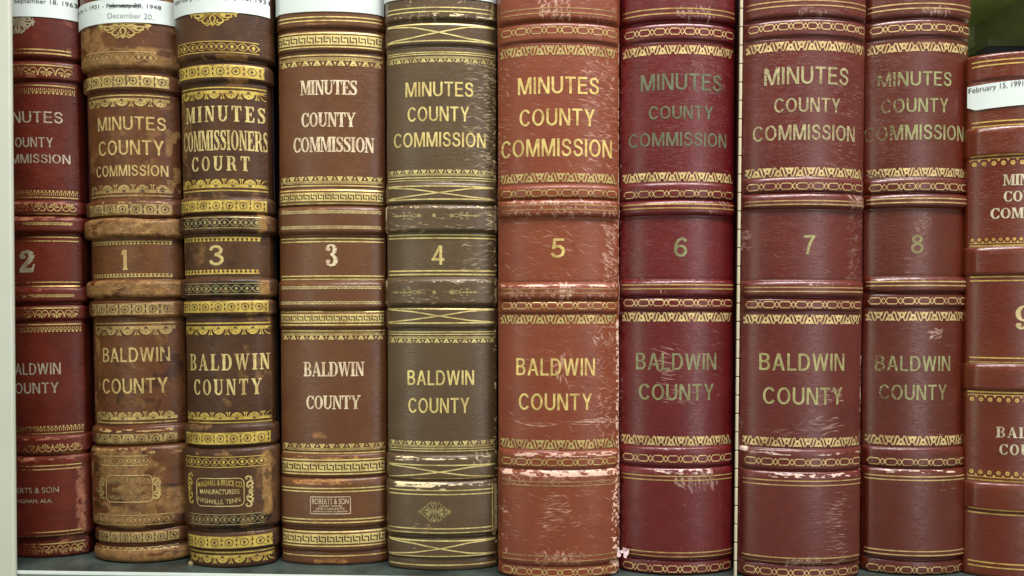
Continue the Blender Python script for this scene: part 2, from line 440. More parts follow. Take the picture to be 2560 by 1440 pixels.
# motif(kind) -> period in band heights, list of items: ('p', pts, mat, layer) or ('s', pts, width, mat, layer)
def motif(kind):
    I = []
    p = lambda pts, m=0, l=0: I.append(('p', pts, m, l))
    k = lambda pts, w, m=0, l=0: I.append(('s', pts, w, m, l))
    if kind == 'chain':
        per = 2.15
        k([(0, .5), (.32, .95), (1.38, .95), (1.7, .5), (1.38, .05), (.32, .05), (0, .5)], .15)
        k([(1.58, .5), (1.925, .95), (2.27, .5), (1.925, .05), (1.58, .5)], .15, 0, 1)
    elif kind == 'wave':
        per = 2.2
        for c, f in ((0.0, 0), (1.1, 1)):
            g = (lambda y: 1-y) if f else (lambda y: y)
            p([(c-.5, g(0)), (c-.2, g(.06)), (c, g(.0)), (c+.2, g(.06)), (c+.5, g(0)), (c+.33, g(.36)), (c+.17, g(.72)), (c-.17, g(.72)), (c-.33, g(.36))])
            p([(c, g(.2)), (c+.09, g(.36)), (c, g(.5)), (c-.09, g(.36))], 1, 2)
            p([(c-.1, g(.4)), (c+.1, g(.4)), (c+.1, g(.46)), (c-.1, g(.46))], 1, 3)
        for c in (0.55, 1.65):
            sg = 1 if c < 1 else -1
            pts = [(-.42, .78), (-.3, .74), (-.33, .9), (-.22, .96), (-.1, .86), (0, .5), (.1, .14), (.22, .04), (.33, .1), (.3, .26), (.42, .22)]
            wd = [.05, .09, .09, .12, .15, .16, .15, .12, .09, .09, .05]
            k(*crs([(c+sg*x, y) for x, y in pts], wd, 3), 0, 1)
    elif kind == 'greek':
        per = 1.24
        p([(0, -.2), (per, -.2), (per, 1.2), (0, 1.2)])
        k([(.1, 1.0), (.1, .2), (.66, .2)], .19, 1, 2)
        k([(.4, .76), (.98, .76), (.98, 0)], .19, 1, 2)
    elif kind == 'tri':
        per = 1.5
        for i in range(4): k(ring(.19+i*.375, .76, .13, .13, 8), .08)
        p([(-.5+.75, .0), (.5+.75, .0), (.14+.75, .6), (.75-.14, .6)]); p([(-.16, .45), (.16, .45), (.0, .0)])
        p([(.75-.12, .12), (.75+.12, .12), (.75, .3)], 1, 2)
        k([(-.2, .62), (-.06, .75), (.06, .75), (.2, .62)], .07); k([(0, 1.0), (per, 1.0)], .06)
    elif kind == 'flower' or kind == 'flower_bar':
        per = 1.15
        p([(0, .0), (per, .0), (per, 1.0), (0, 1.0)])
        k(ring(per/2, .5, .3, .3, 14), .055, 1, 2)
        k([(per/2-.15, .5), (per/2+.15, .5)], [.04, .04], 1, 2); k([(per/2, .35), (per/2, .65)], .09, 1, 3)
        p([(per/2-.1, .5), (per/2, .6), (per/2+.1, .5), (per/2, .4)], 1, 4)
        if kind == 'flower':
            for y, f in ((.68, 1), (.32, -1)):
                p([(0, y-.13*f), (.06, y-.05*f), (.055, y+.07*f), (0, y+.17*f), (-.055, y+.07*f), (-.06, y-.05*f)], 1, 2)
        else:
            p([(-.05, .56), (.05, .56), (.06, .9), (-.06, .9)], 1, 2); p([(-.05, .44), (.05, .44), (.06, .1), (-.06, .1)], 1, 2)
        k([(0, .93), (per, .93)], .03, 1, 2)
    elif kind == 'scallop':
        per = 1.85; c = per/2
        p([(0, .58), (per, .58), (per, .9), (0, .9)])
        p([(c+.66*math.cos(R(t)), .66+.64*math.sin(R(t))) for t in range(180, 361, 20)], 0, 1)
        for sg in (-1, 1):
            p([(sg*.04, .0), (sg*.3, .0), (sg*.2, .14), (sg*.12, .3), (sg*.1, .75), (sg*.04, .75)])
        p([(c-.24, .62), (c-.12, .78), (c, .84), (c+.12, .78), (c+.24, .62), (c, .66)], 1, 2)
        p([(c-.09, .3), (c, .38), (c+.09, .3), (c, .22)], 1, 2)
        k([(c-.3, .5), (c-.15, .58), (c, .52), (c+.15, .58), (c+.3, .5)], .03, 1, 2)
        for q in (-1, 1): k([(c+q*.62, .72), (c+q*.5, .5), (c+q*.3, .36)], .03, 1, 2)
    elif kind == 'eye':
        per = 1.15; c = per/2
        k([(0, .5), (.28*per, .86), (c, .93), (.72*per, .86), (per, .5), (.72*per, .14), (c, .07), (.28*per, .14), (0, .5)], .08)
        p(ell(c, .5, .17, .24, 10))
        for x in (0, per): p([(x-.08, .5), (x, .72), (x+.08, .5), (x, .28)])
    elif kind == 'fan':
        per = 1.7; c = per/2
        for t in (-72, -36, 0, 36, 72):
            a = R(t-90); d = R(12)
            p([(c+.08*math.cos(a), .62+.08*math.sin(a)), (c+.56*math.cos(a-d*.9), .6+.56*math.sin(a-d)), (c+.62*math.cos(a), .6+.62*math.sin(a)), (c+.56*math.cos(a+d*.9), .6+.56*math.sin(a+d))])
        k(*crs([(0, .3), (.1, .55), (.2, .82), (.42, .97), (.66, .92), (c, .7), (per-.66, .92), (per-.42, .97), (per-.2, .82), (per-.1, .55), (per, .3)], [.1]*11, 3))
        p(ell(0, .22, .09, .11, 8)); p(ell(c, .68, .1, .1, 8))
    elif kind == 'tongue':
        per = .62; c = per/2
        p([(c-.2, .0), (c+.2, .0), (c+.04, .5), (c-.04, .5)])
        k([(0, .9), (.0, .5), (.12, .36)], .1); k([(per, .9), (per, .5), (per-.12, .36)], .1)
        p([(c-.07, .95), (c+.07, .95), (c+.07, .6), (c-.07, .6)])
    elif kind == 'bead':
        per = .95; c = per/2
        p(ell(c, .3, .24, .26, 12)); p(ell(c, .3, .06, .07, 6), 1, 2)
        p([(-.2, .85), (.2, .85), (.06, .55), (-.06, .55)]); k([(0, .85), (per, .85)], .1)
    elif kind == 'teeth':
        per = 1.0; c = per/2
        p([(0, .62), (per, .62), (per, 1.0), (0, 1.0)]); p([(.1, 0), (.9, 0), (.66, .64), (.34, .64)])
        p([(-.2, .8), (0, .66), (.2, .8), (0, .45)], 1, 2)
    elif kind == 'rope':
        per = 3.4
        p(ell(1.0, .5, .62, .42, 12)); p(ell(2.7, .5, .62, .42, 12))
        k([(.5, .7), (1, .35), (1.5, .7)], .14, 1, 2); k([(2.2, .35), (2.7, .7), (3.2, .35)], .14, 1, 2)
        for x in (.1, 1.8): k(ring(x, .5, .28, .34, 8), .22)
    return per, I

def border(b, kind, V0, V1, mats, a0=-.93, a1=.93, flip=False, lines=(), name='tooled_border', u=None, lw=3.2):
    """repeat a motif between V0 (top) and V1 (bottom); lines = rows of plain fillets with it"""
    f = Foil(b); z0 = b.z(V1); z1 = b.z(V0); h = z1-z0
    s0, s1 = (b.u2s(u[0], (V0+V1)/2), b.u2s(u[1], (V0+V1)/2)) if u else (a0*b.half, a1*b.half)
    if kind:
        per, I = motif(kind); n = max(1, round((s1-s0)/(per*h))); sc = (s1-s0)/(n*per)
        Z = (lambda y: z1-y*h) if flip else (lambda y: z0+y*h)
        for i in range(n):
            for it in I:
                pts = [(min(max(s0+(i*per+x)*sc, s0-h*.1), s1+h*.1), Z(y)) for x, y in it[1]]
                if it[0] == 'p': f.poly(pts, it[2], it[3])
                else:
                    w = it[2]; w = [q*h for q in w] if hasattr(w, '__len__') else w*h
                    f.stroke(pts, w, it[3], it[4])
    for lv in lines: f.stroke([(s0, b.z(lv)), (s1, b.z(lv))], lw*b.m, 0, 0, step=0.0012)
    return f.finish(name, mats)
def fillets(b, vs, mats, a0=-.93, a1=.93, lw=3.4, name='gilt_fillet'):
    f = Foil(b)
    for i, v in enumerate(vs):
        f.stroke([(a0*b.half, b.z(v)), (a1*b.half, b.z(v))], lw*b.m, 0, 0, step=0.0012)
    return f.finish(name, mats)

# ------------------------------------------------------------------ lettering
_fc = {}
def font_polys(text, weight=0.0, space=1.0):
    key = (text, weight, space)
    if key in _fc: return _fc[key]
    cu = bpy.data.curves.new('t', 'FONT'); cu.body = text; cu.size = 1; cu.offset = weight; cu.resolution_u = 4; cu.space_character = space
    ob = bpy.data.objects.new('t', cu); COL.objects.link(ob)
    bpy.context.view_layer.update()
    me = bpy.data.meshes.new_from_object(ob.evaluated_get(bpy.context.evaluated_depsgraph_get()))
    V = np.array([v.co[:2] for v in me.vertices]); Fc = [tuple(p.vertices) for p in me.polygons]
    bpy.data.objects.remove(ob); bpy.data.curves.remove(cu); bpy.data.meshes.remove(me)
    lo, hi = V.min(0), V.max(0); V = (V-lo)/(hi-lo)
    _fc[key] = (V, Fc); return _fc[key]

def serif_glyph(ch):
    """condensed slab-serif capitals, height 1; returns width, polygons"""
    Q = []
    T, t, sh = .2, .075, .075
    r = lambda x0, y0, x1, y1: Q.append([(x0, y0), (x1, y0), (x1, y1), (x0, y1)])
    q = lambda *p: Q.append(list(p))
    def stem(x, w=T, y0=0, y1=1): r(x-w/2, y0, x+w/2, y1)
    def ser(x, y, w=.17): r(x-w, y, x+w, y+sh)
    def arc(cx, cy, rx, ry, a0, a1, ti, tj, n=12):
        for i in range(n):
            A, B = R(a0+(a1-a0)*i/n), R(a0+(a1-a0)*(i+1)/n)
            o = lambda a: (cx+rx*math.cos(a), cy+ry*math.sin(a)); k = lambda a: (cx+(rx-ti)*math.cos(a), cy+(ry-tj)*math.sin(a))
            q(o(A), o(B), k(B), k(A))
    def path(pts):
        for i in range(len(pts)-1):
            (x0, y0, w0), (x1, y1, w1) = pts[i], pts[i+1]; l = math.hypot(x1-x0, y1-y0); nx, ny = -(y1-y0)/l, (x1-x0)/l
            q((x0+nx*w0/2, y0+ny*w0/2), (x1+nx*w1/2, y1+ny*w1/2), (x1-nx*w1/2, y1-ny*w1/2), (x0-nx*w0/2, y0-ny*w0/2))
    W = .6
    if ch == 'I': W = .36; stem(.18); ser(.18, 0); ser(.18, 1-sh)
    elif ch == 'M':
        W = .86; stem(.12, .09); stem(.72, T); ser(.12, 0, .13); ser(.71, 0, .16); r(0, 1-sh, .22, 1); r(.64, 1-sh, .87, 1)
        q((.08, 1), (.28, 1), (.5, .12), (.42, 0)); q((.42, 0), (.5, .12), (.68, 1), (.6, 1))
    elif ch == 'N':
        W = .72; stem(.12, .09); stem(.6, .09, .0, 1); ser(.12, 0, .13); r(.47, 1-sh, .73, 1); r(0, 1-sh, .2, 1)
        q((.06, 1), (.28, 1), (.645, 0), (.5, 0))
    elif ch == 'U':
        W = .74; stem(.17, T, .3, 1); stem(.6, .09, .3, 1); ser(.17, 1-sh, .17); ser(.6, 1-sh, .13); arc(.357, .31, .287, .31, 180, 360, .15, .1)
    elif ch == 'T':
        W = .68; stem(.34); ser(.34, 0); r(.02, 1-sh*1.2, .66, 1)
        q((.02, 1), (.02, .7), (.07, .7), (.14, 1)); q((.66, 1), (.66, .7), (.61, .7), (.54, 1))
    elif ch in 'EL':
        W = .62; stem(.18); r(.0, 0, .58, sh*1.2); q((.6, 0), (.62, .3), (.56, .3), (.48, 0))
        if ch == 'E':
            r(0, 1-sh*1.2, .57, 1); q((.58, 1), (.59, .72), (.54, .72), (.46, 1)); r(.2, .47, .42, .54); r(.38, .38, .44, .63)
        else: ser(.18, 1-sh)
    elif ch == 'S':
        W = .58
        path([(.5, .74, .07), (.47, .86, .1), (.38, .94, .1), (.27, .96, .09), (.15, .91, .14), (.11, .78, .17), (.15, .66, .19), (.29, .54, .22), (.43, .43, .21), (.48, .28, .18), (.44, .12, .14), (.31, .04, .09), (.18, .06, .1), (.09, .15, .1), (.06, .28, .07)])
        r(.46, .7, .53, 1); r(.04, 0, .11, .3)
    elif ch in 'CG':
        W = .66; arc(.36, .5, .33, .5, 42, 318, .18, .07, 16); r(.57, .68, .63, 1); path([(.6, .3, .07), (.56, .14, .1), (.48, .06, .09)]); path([(.6, .72, .07), (.54, .86, .12), (.47, .93, .09)])
    elif ch == 'O': W = .72; arc(.36, .5, .34, .5, 0, 360, .18, .07, 22)
    elif ch == 'D': W = .74; stem(.18); r(0, 0, .4, sh); r(0, 1-sh, .4, 1); arc(.38, .5, .33, .5, -90, 90, .18, .07, 12)
    elif ch == 'B':
        W = .7; stem(.18); r(0, 0, .4, sh); r(0, 1-sh, .4, 1); r(.2, .48, .4, .54); arc(.38, .75, .25, .25, -90, 90, .16, .07, 8); arc(.38, .265, .29, .265, -90, 90, .18, .07, 8)
    elif ch == 'R':
        W = .76; stem(.18); ser(.18, 0); r(0, 1-sh, .4, 1); r(.2, .45, .4, .52); arc(.38, .73, .27, .27, -90, 90, .17, .07, 8); path([(.42, .48, .16), (.55, .38, .18), (.57, .2, .17), (.6, .06, .14), (.7, .02, .06), (.76, .08, .05)])
    elif ch == 'A':
        W = .8; q((.32, 1), (.46, 1), (.74, 0), (.53, 0)); q((.34, .98), (.4, .9), (.16, 0), (.09, 0)); r(.2, .27, .56, .34); ser(.12, 0, .12); ser(.64, 0, .16)
    elif ch == 'W':
        W = 1.0; q((.04, 1), (.24, 1), (.38, 0), (.28, 0)); q((.28, 0), (.36, 0), (.53, 1), (.46, 1)); q((.42, 1), (.6, 1), (.74, 0), (.64, 0)); q((.64, 0), (.72, 0), (.93, 1), (.86, 1)); r(0, 1-sh, .3, 1); r(.4, 1-sh, .64, 1); r(.8, 1-sh, 1.0, 1)
    elif ch == 'Y':
        W = .76; stem(.38, T, 0, .48); ser(.38, 0); q((.04, 1), (.24, 1), (.48, .45), (.28, .45)); q((.62, 1), (.7, 1), (.47, .46), (.38, .46)); r(0, 1-sh, .3, 1); r(.52, 1-sh, .77, 1)
    elif ch == '3':
        W = .58; path([(.12, .72, .17), (.1, .86, .14), (.2, .95, .09), (.33, .95, .1), (.43, .84, .17), (.42, .68, .18), (.34, .56, .12), (.22, .53, .07)])
        path([(.24, .53, .07), (.38, .47, .12), (.47, .32, .19), (.44, .14, .18), (.3, .05, .1), (.17, .06, .1), (.09, .16, .15), (.13, .26, .17)]); Q.append(ell(.14, .76, .1, .08, 10)); Q.append(ell(.13, .23, .1, .08, 10))
    elif ch == '9':
        W = .6; arc(.3, .67, .28, .33, 0, 360, .17, .08, 18); path([(.5, .7, .17), (.49, .4, .18), (.38, .15, .13), (.25, .05, .09), (.13, .08, .1), (.1, .18, .14)]); Q.append(ell(.13, .2, .1, .08, 10))
    elif ch == '2':
        W = .6; path([(.12, .68, .18), (.12, .84, .16), (.25, .94, .13), (.38, .93, .16), (.46, .8, .2), (.44, .62, .2), (.3, .42, .18), (.14, .22, .15), (.06, .08, .1)]); q((.02, 0), (.5, 0), (.56, .36), (.5, .36), (.46, .2), (.08, .2)); Q.append(ell(.15, .7, .12, .1, 10))
    elif ch == '1':
        W = .36; stem(.22, .18, .1, 1); q((.13, 1), (.02, .8), (.04, .74), (.2, .78)); q((.08, 0), (.36, 0), (.31, .14), (.13, .14))
    return W, Q
def sans_glyph(ch):
    """grotesque capitals and figures of even stroke"""
    Q = []; T, t = .15, .125; W = .66
    r = lambda x0, y0, x1, y1: Q.append([(x0, y0), (x1, y0), (x1, y1), (x0, y1)])
    q = lambda *p: Q.append(list(p))
    def arc(cx, cy, rx, ry, a0, a1, n=14):
        for i in range(n):
            A, B = R(a0+(a1-a0)*i/n), R(a0+(a1-a0)*(i+1)/n)
            o = lambda a: (cx+rx*math.cos(a), cy+ry*math.sin(a)); k = lambda a: (cx+(rx-T)*math.cos(a), cy+(ry-t)*math.sin(a))
            q(o(A), o(B), k(B), k(A))
    def path(pts, w=.14):
        P_ = []
        for i in range(len(pts)):
            a, b_ = pts[max(i-1, 0)], pts[min(i+1, len(pts)-1)]; l = math.hypot(b_[0]-a[0], b_[1]-a[1]); nx, ny = -(b_[1]-a[1])/l*w/2, (b_[0]-a[0])/l*w/2
            P_.append(((pts[i][0]+nx, pts[i][1]+ny), (pts[i][0]-nx, pts[i][1]-ny)))
        for i in range(len(P_)-1): q(P_[i][0], P_[i+1][0], P_[i+1][1], P_[i][1])
    if ch == 'I': W = .15; r(0, 0, T, 1)
    elif ch == 'M': W = .86; r(0, 0, T-.01, 1); r(.86-T+.01, 0, .86, 1); q((.02, 1), (.2, 1), (.5, 0), (.36, 0)); q((.66, 1), (.84, 1), (.5, 0), (.36, 0))
    elif ch == 'N': W = .7; r(0, 0, T-.01, 1); r(.7-T+.01, 0, .7, 1); q((.02, 1), (.18, 1), (.68, 0), (.52, 0))
    elif ch == 'U': W = .7; r(0, .32, T, 1); r(.7-T, .32, .7, 1); arc(.35, .33, .35, .33, 180, 360)
    elif ch == 'T': W = .66; r(.33-T/2, 0, .33+T/2, .9); r(0, 1-t, .66, 1)
    elif ch == 'E': W = .6; r(0, 0, T, 1); r(.1, 0, .6, t); r(.1, 1-t, .58, 1); r(.1, .46, .54, .46+t)
    elif ch == 'L': W = .54; r(0, 0, T, 1); r(.1, 0, .54, t)
    elif ch == 'S': W = .62; path([(.55, .7), (.52, .82), (.43, .91), (.31, .935), (.18, .9), (.1, .8), (.1, .68), (.18, .58), (.31, .53), (.45, .47), (.54, .38), (.55, .24), (.47, .12), (.32, .065), (.17, .1), (.08, .2), (.065, .32)])
    elif ch == 'C': W = .7; arc(.38, .5, .38, .5, 36, 324, 18)
    elif ch == 'O': W = .78; arc(.39, .5, .39, .5, 0, 360, 26)
    elif ch == 'Y': W = .7; r(.35-T/2, 0, .35+T/2, .45); q((0, 1), (.17, 1), (.42, .42), (.28, .4)); q((.53, 1), (.7, 1), (.42, .4), (.28, .42))
    elif ch == 'D': W = .7; r(0, 0, T, 1); r(.1, 0, .34, t); r(.1, 1-t, .34, 1); arc(.32, .5, .38, .5, -90, 90)
    elif ch == 'B': W = .64; r(0, 0, T, 1); r(.1, 0, .36, t); r(.1, 1-t, .36, 1); r(.1, .46, .36, .46+t); arc(.35, .75, .25, .25, -90, 90, 8); arc(.35, .29, .29, .29, -90, 90, 8)
    elif ch == 'A': W = .74; q((.28, 1), (.44, 1), (.16, 0), (0, 0)); q((.3, 1), (.46, 1), (.74, 0), (.58, 0)); r(.16, .26, .58, .26+t)
    elif ch == 'W': W = 1.04; q((0, 1), (.16, 1), (.35, 0), (.2, 0)); q((.44, 1), (.58, 1), (.35, 0), (.22, 0)); q((.46, 1), (.6, 1), (.82, 0), (.69, 0)); q((.88, 1), (1.04, 1), (.84, 0), (.69, 0))
    elif ch == '1': W = .34; r(.18, 0, .34, 1); q((.18, 1), (.0, .84), (.0, .72), (.2, .8)); r(.14, 0, .34, .1)
    elif ch == '3': W = .62; path([(.08, .74), (.14, .87), (.28, .935), (.43, .9), (.52, .78), (.49, .64), (.38, .56), (.26, .53)]); path([(.26, .53), (.42, .49), (.54, .38), (.55, .24), (.46, .11), (.3, .065), (.14, .12), (.07, .26)])
    elif ch == '4': W = .66; r(.4, 0, .54, 1); r(0, .22, .66, .22+t); q((.37, 1), (.52, 1), (.14, .26), (0, .26))
    elif ch == '5': W = .62; r(.12, 1-t, .57, 1); q((.12, 1), (.25, 1), (.2, .44), (.07, .44)); path([(.1, .5), (.24, .6), (.4, .59), (.52, .48), (.55, .33), (.49, .16), (.33, .065), (.16, .1), (.06, .25)])
    elif ch == '6': W = .64; arc(.32, .31, .32, .31, 0, 360, 20); path([(.58, .78), (.5, .9), (.36, .935), (.2, .84), (.1, .64), (.075, .4), (.08, .28)])
    elif ch == '7': W = .6; r(0, 1-t, .6, 1); path([(.53, .95), (.36, .66), (.25, .36), (.18, 0)])
    elif ch == '8': W = .64; arc(.32, .76, .27, .24, 0, 360, 18); arc(.32, .29, .32, .29, 0, 360, 20)
    return W, Q
def serif_text(text, gap=.06, fn=None):
    x = 0; V = []; Fc = []
    for ch in text:
        if ch == ' ': x += .4; continue
        Wd, Q = (fn or serif_glyph)(ch)
        for q in Q:
            i = len(V); V += [(x+a, b) for a, b in q]; Fc.append(tuple(range(i, i+len(q))))
        x += Wd+gap
    V = np.array(V); lo, hi = V.min(0), V.max(0)
    V = (V-lo)/(hi-lo); return V, Fc
def text(b, body, u0, u1, V0, V1, mats, font='sans', weight=0.0, space=1.0, name='lettering', bow=0.0, shear=0.0, lab=None, off=None, parent=None, s01=None):
    if font == 'sans' and name in ('lettering', 'volume_number'): font = 'grot'
    V, Fc = serif_text(body, gap=space) if font == 'serif' else serif_text(body, .13, sans_glyph) if font == 'grot' else font_polys(body, weight, space)
    s0, s1 = s01 if s01 else (b.u2s(u0, (V0+V1)/2), b.u2s(u1, (V0+V1)/2))
    z0, z1 = b.z(V1), b.z(V0); h = z1-z0
    f = Foil(b)
    if off: f.OFF = off
    n = 0
    S_ = s0+V[:, 0]*(s1-s0); Z_ = z0+V[:, 1]*h + bow*h*(1-4*(V[:, 0]-.5)**2) + shear*h*(V[:, 0]-.5)
    if font != 'sans':
        for fc in Fc: f.poly([(S_[i], Z_[i]) for i in fc])
    else:
        f.S = list(S_); f.Z = list(Z_); f.O = [f.OFF]*len(S_); f.F = list(Fc); f.M = [0]*len(Fc)
    return f.finish(name, mats, {'label': lab} if lab else None, parent)

# ------------------------------------------------------------------ shared materials
M_PAGE = plain('page_edges', (0.55, 0.5, 0.38), 0.8)
M_LABEL = plain('label_paper', (0.60, 0.69, 0.67), 0.55, var=0.05, scale=40, bump=0.06)
M_INK = plain('label_ink', (0.03, 0.035, 0.05), 0.6)
M_PENCIL = plain('pencil', (0.16, 0.17, 0.19), 0.6)
M_DARK = plain('blind_tooling', (0.035, 0.018, 0.010), 0.55)
M_DARKR = plain('blind_tooling_red', (0.045, 0.010, 0.010), 0.55)

def paper(b, u0, u1, v0, v1, cut=0, lift=0.0006, rl=0, rr=0):
    """adhesive paper label bridging over the leather; v0/v1 top and bottom, rl/rr drop of the left/right end"""
    n = 46; k = 8; vm = (max(v0, b.vt)+v1)/2
    s0, s1 = b.u2s(u0, vm), b.u2s(u1, vm)
    rng = np.random.RandomState(b.seed)
    V = []; Fc = []
    hmax = max(b.surf([0, 0], [b.z((v0+v1)/2)]*2, 0)[:, 1].max()*0, 0)
    for side in (0, 1):
        for j in range(k+1):
            q = j/k
            for i in range(n+1):
                a = i/n; va = v0+(v1-v0)*q + rl*(1-a)+rr*a
                if q == 1 or cut: va -= cut*max(0, 1-a*n/2.2)*q
                va += rng.normal(0, .12)
                ss = s0+(s1-s0)*a
                S2 = np.array([ss]); z = b.z(va)
                p = b.surf(S2, [z], lift*(1.0 if side == 0 else 0.3) + 0.0004*math.exp(-((a)/.03)**2))[0]
                V.append(p)
    m = (n+1)*(k+1)
    for j in range(k):
        for i in range(n):
            c = j*(n+1)+i; Fc.append((c, c+n+1, c+n+2, c+1)); Fc.append((m+c, m+c+1, m+c+n+2, m+c+n+1))
    edge = [i for i in range(n+1)] + [j*(n+1)+n for j in range(1, k+1)] + [k*(n+1)+i for i in range(n-1, -1, -1)] + [j*(n+1) for j in range(k-1, 0, -1)]
    for i in range(len(edge)):
        a_, b_ = edge[i], edge[(i+1) % len(edge)]; Fc.append((a_, b_, m+b_, m+a_))
    return new_obj('paper_label', V, Fc, [M_LABEL], b.root, smooth=False)

# ------------------------------------------------------------------ the shelf (structure)
LG = bpy.data.objects
M_UP = plain('painted_steel_sage', (0.51, 0.555, 0.47), 0.5, var=0.06, scale=30, bump=0.05)
M_SHELF = plain('painted_steel_shelf', (0.06, 0.085, 0.075), 0.33, var=0.75, scale=26, bump=0.15)  # darkened to carry the shadow under the books
M_LIP = plain('painted_steel_lip', (0.16, 0.20, 0.17), 0.45, var=0.3, scale=30)
M_SHELFE = plain('steel_edge_highlight', (0.48, 0.56, 0.52), 0.35, var=0.1)  # highlight along the rolled edge put into the colour
M_BOUNCE = plain('steel_bounce_lit', (0.72, 0.80, 0.32), 0.6, var=0.2, scale=12)  # same sage paint, with yellowish bounce light put into the colour
M_BACK = plain('painted_steel_back', (0.6, 0.7, 0.38), 0.6, var=0.2, scale=12)  # lightened in colour to make up for weak light in the bay
M_SIDE = plain('steel_side_shaded', (0.38, 0.45, 0.22), 0.6, var=0.3, scale=12)  # same paint, with the shade of the bay put into the colour
YF = plane_y(1428, ZS)                      # front edge of the shelf board
XU = P(31.5, 720, YF-0.004)[0]                # right edge of the left upright
XR = 0.811; YB = 0.768; ZU = 0.50  # bay made deeper and taller than likely, to let in more light
def struct(name, v, f, m, smooth=False):
    return new_obj(name, v, f, [m], props={'kind': 'structure'}, smooth=smooth)
# shelf board: top sheet, rolled front edge, front lip
r = 0.0022
prof = [(YB, ZS), (YF+r, ZS)] + [(YF+r-r*math.sin(R(t)), ZS-r+r*math.cos(R(t))) for t in range(15, 91, 15)] + [(YF, ZS-0.03), (YF+0.02, ZS-0.03), (YB, ZS-0.03)]
YS = (plane_y(1447.5, ZS)-YF)/0.40
v = [(x, y+(YS*(x-XU) if y < YB-.01 else 0), z) for x in (XU-0.0545, XR-.0005) for y, z in prof]; n = len(prof)
f = [(i, (i+1) % n, n+(i+1) % n, n+i) for i in range(n)] + [tuple(range(n))[::-1], tuple(range(n, 2*n))]
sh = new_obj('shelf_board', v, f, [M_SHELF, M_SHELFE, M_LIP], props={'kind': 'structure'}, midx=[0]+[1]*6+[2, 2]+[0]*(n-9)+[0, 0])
v, f = box_mesh(XU-0.12, XU, YF-0.0045, YF-0.0005, -0.6, 0.6, 0.0017); struct('shelf_upright', v, f, M_UP)
v, f = box_mesh(XU-0.12, XU-0.055, YF, YB, -0.6, 0.6); struct('side_panel', v, f, M_SIDE)
v, f = box_mesh(-0.85, 0.85, YB+0.001, YB+0.012, -0.6, 0.6); struct('back_panel', v, f, M_BACK)
v, f = box_mesh(XU-0.0545, XR-0.0005, YF, YB, ZU, ZU+0.02); struct('upper_shelf', v, f, M_BOUNCE)
v, f = box_mesh(XR, XR+0.012, YF, YB, -0.6, 0.6); struct('end_panel', v, f, M_SIDE)

# ------------------------------------------------------------------ the books
GY = (0.68, 0.56, 0.20); GP = (0.80, 0.70, 0.42); GO = (0.62, 0.48, 0.17)
def mk(key, base, dark, light, pale, tan, rough=.4, cloth=0.0, board=None, spec=.5, coat=0.0, mott=.4, kk=.74):
    base, dark, light, pale, tan = map(lin, (base, dark, light, pale, tan)); k_ = kk
    base, dark, light = [tuple(q*k_ for q in c) for c in (base, dark, light)]
    lm = leather(key+'_leather', base, dark, light, pale, tan, rough, cloth, spec, coat, mott)
    bm_ = plain(key+'_cover', lin(board) if board else dark, 0.5, var=0.3, scale=40)
    return {'leather': lm, 'board': bm_}
VT = -85

# ---- volume 2 (dark red, by the upright)
m = mk('v2', (102, 37, 26), (64, 18, 15), (122, 50, 32), (196, 150, 118), (158, 98, 72), .38, .35, board=(82, 15, 20), coat=.2, kk=0.64)
b = Book('dark red ledger numbered 2 at the left end, beside the pale metal upright', (-32, 6), (188, 223), 1396, VT, .17, .9,
    [(VT, 146, 9, 9), (152, 200, 7, 8), (503, 537, 6, 9), (541, 583, 11, 10), (718, 758, 11, 10), (764, 802, 6, 9), (1091, 1137, 6, 9), (1141, 1345, 9, 10)], m, 2, flank=.016)
b.ridge(508, -.6, .9, .8, 7, 2, .35, .55); b.ridge(547, -.4, .9, .9, 12, 2, .35, .55); b.ridge(549, -.2, .8, .5, 8, 0, .5, .7); b.ridge(1097, -.2, .9, .8, 8, 2, .4, .6)
b.ridge(1149, -.3, .9, .9, 12, 2, .4, .6); b.ridge(725, -.2, .9, .6, 10, 2, .45, .65); b.field(1170, 1340, .78, .95, .9, 2, 10, 4, .3, .5); b.field(-80, 140, .75, .92, .5, 2, 8, 4, .5, .6)
b.field(1340, 1395, .3, 1.0, .6, 2, 8, 8, .45, .6); b.field(150, 200, -.6, .3, .5, 2, 6, 12, .5, .62); b.field(200, 480, -1, .9, .35, 1, 40, 20, .5, .7); b.strokes(210, 1060, -.6, .9, 40, (6, 20), 0, 10, .4)
b.build(); B2 = b
g = [gold('v2_gilt', GO, .42, b.W/2, .95, axis_fade=(-.2, .45)), M_DARKR]; gs = [gold('v2_title', (.55, .5, .38), .5, b.W/2, .98), M_DARKR]; gg = [gold('v2_number', (.46, .43, .30), .2, b.W/2, .98), M_DARKR]
fillets(b, (126, 135), g, -.5, .9, 3.2)
for v0, v1, fl, ln in ((170, 192, 0, (164,)), (509, 529, 1, (535,)), (776, 796, 0, (771,)), (1110, 1130, 1, (1135.5,)), (1366, 1386, 0, (1361,))): border(b, 'fan', v0, v1, g, -.95, .93, bool(fl), ln)
for v0, v1, fl, ln in ((219, 234, 0, (213,)), (476, 490, 1, (494,)), (817, 831, 0, (812,)), (1066, 1080, 1, (1085,))): border(b, 'tongue', v0, v1, g, -.95, .98, bool(fl), ln)
for q in ((593, 603), (706, 716), (1164, 1173), (1329, 1338)): fillets(b, q, g, -.95, .95, 2.6)
for q in (560, 740): border(b, 'rope', q-4, q+5, g, -.4, .85)
def textL(b, body, frac, ua, u1, V0, V1, mats, **kw):
    s1, sa = b.u2s(u1, (V0+V1)/2), b.u2s(ua, (V0+V1)/2); s0 = s1-(s1-sa)/(1-frac)
    text(b, body, 0, 0, V0, V1, mats, s01=(s0, s1), **kw)
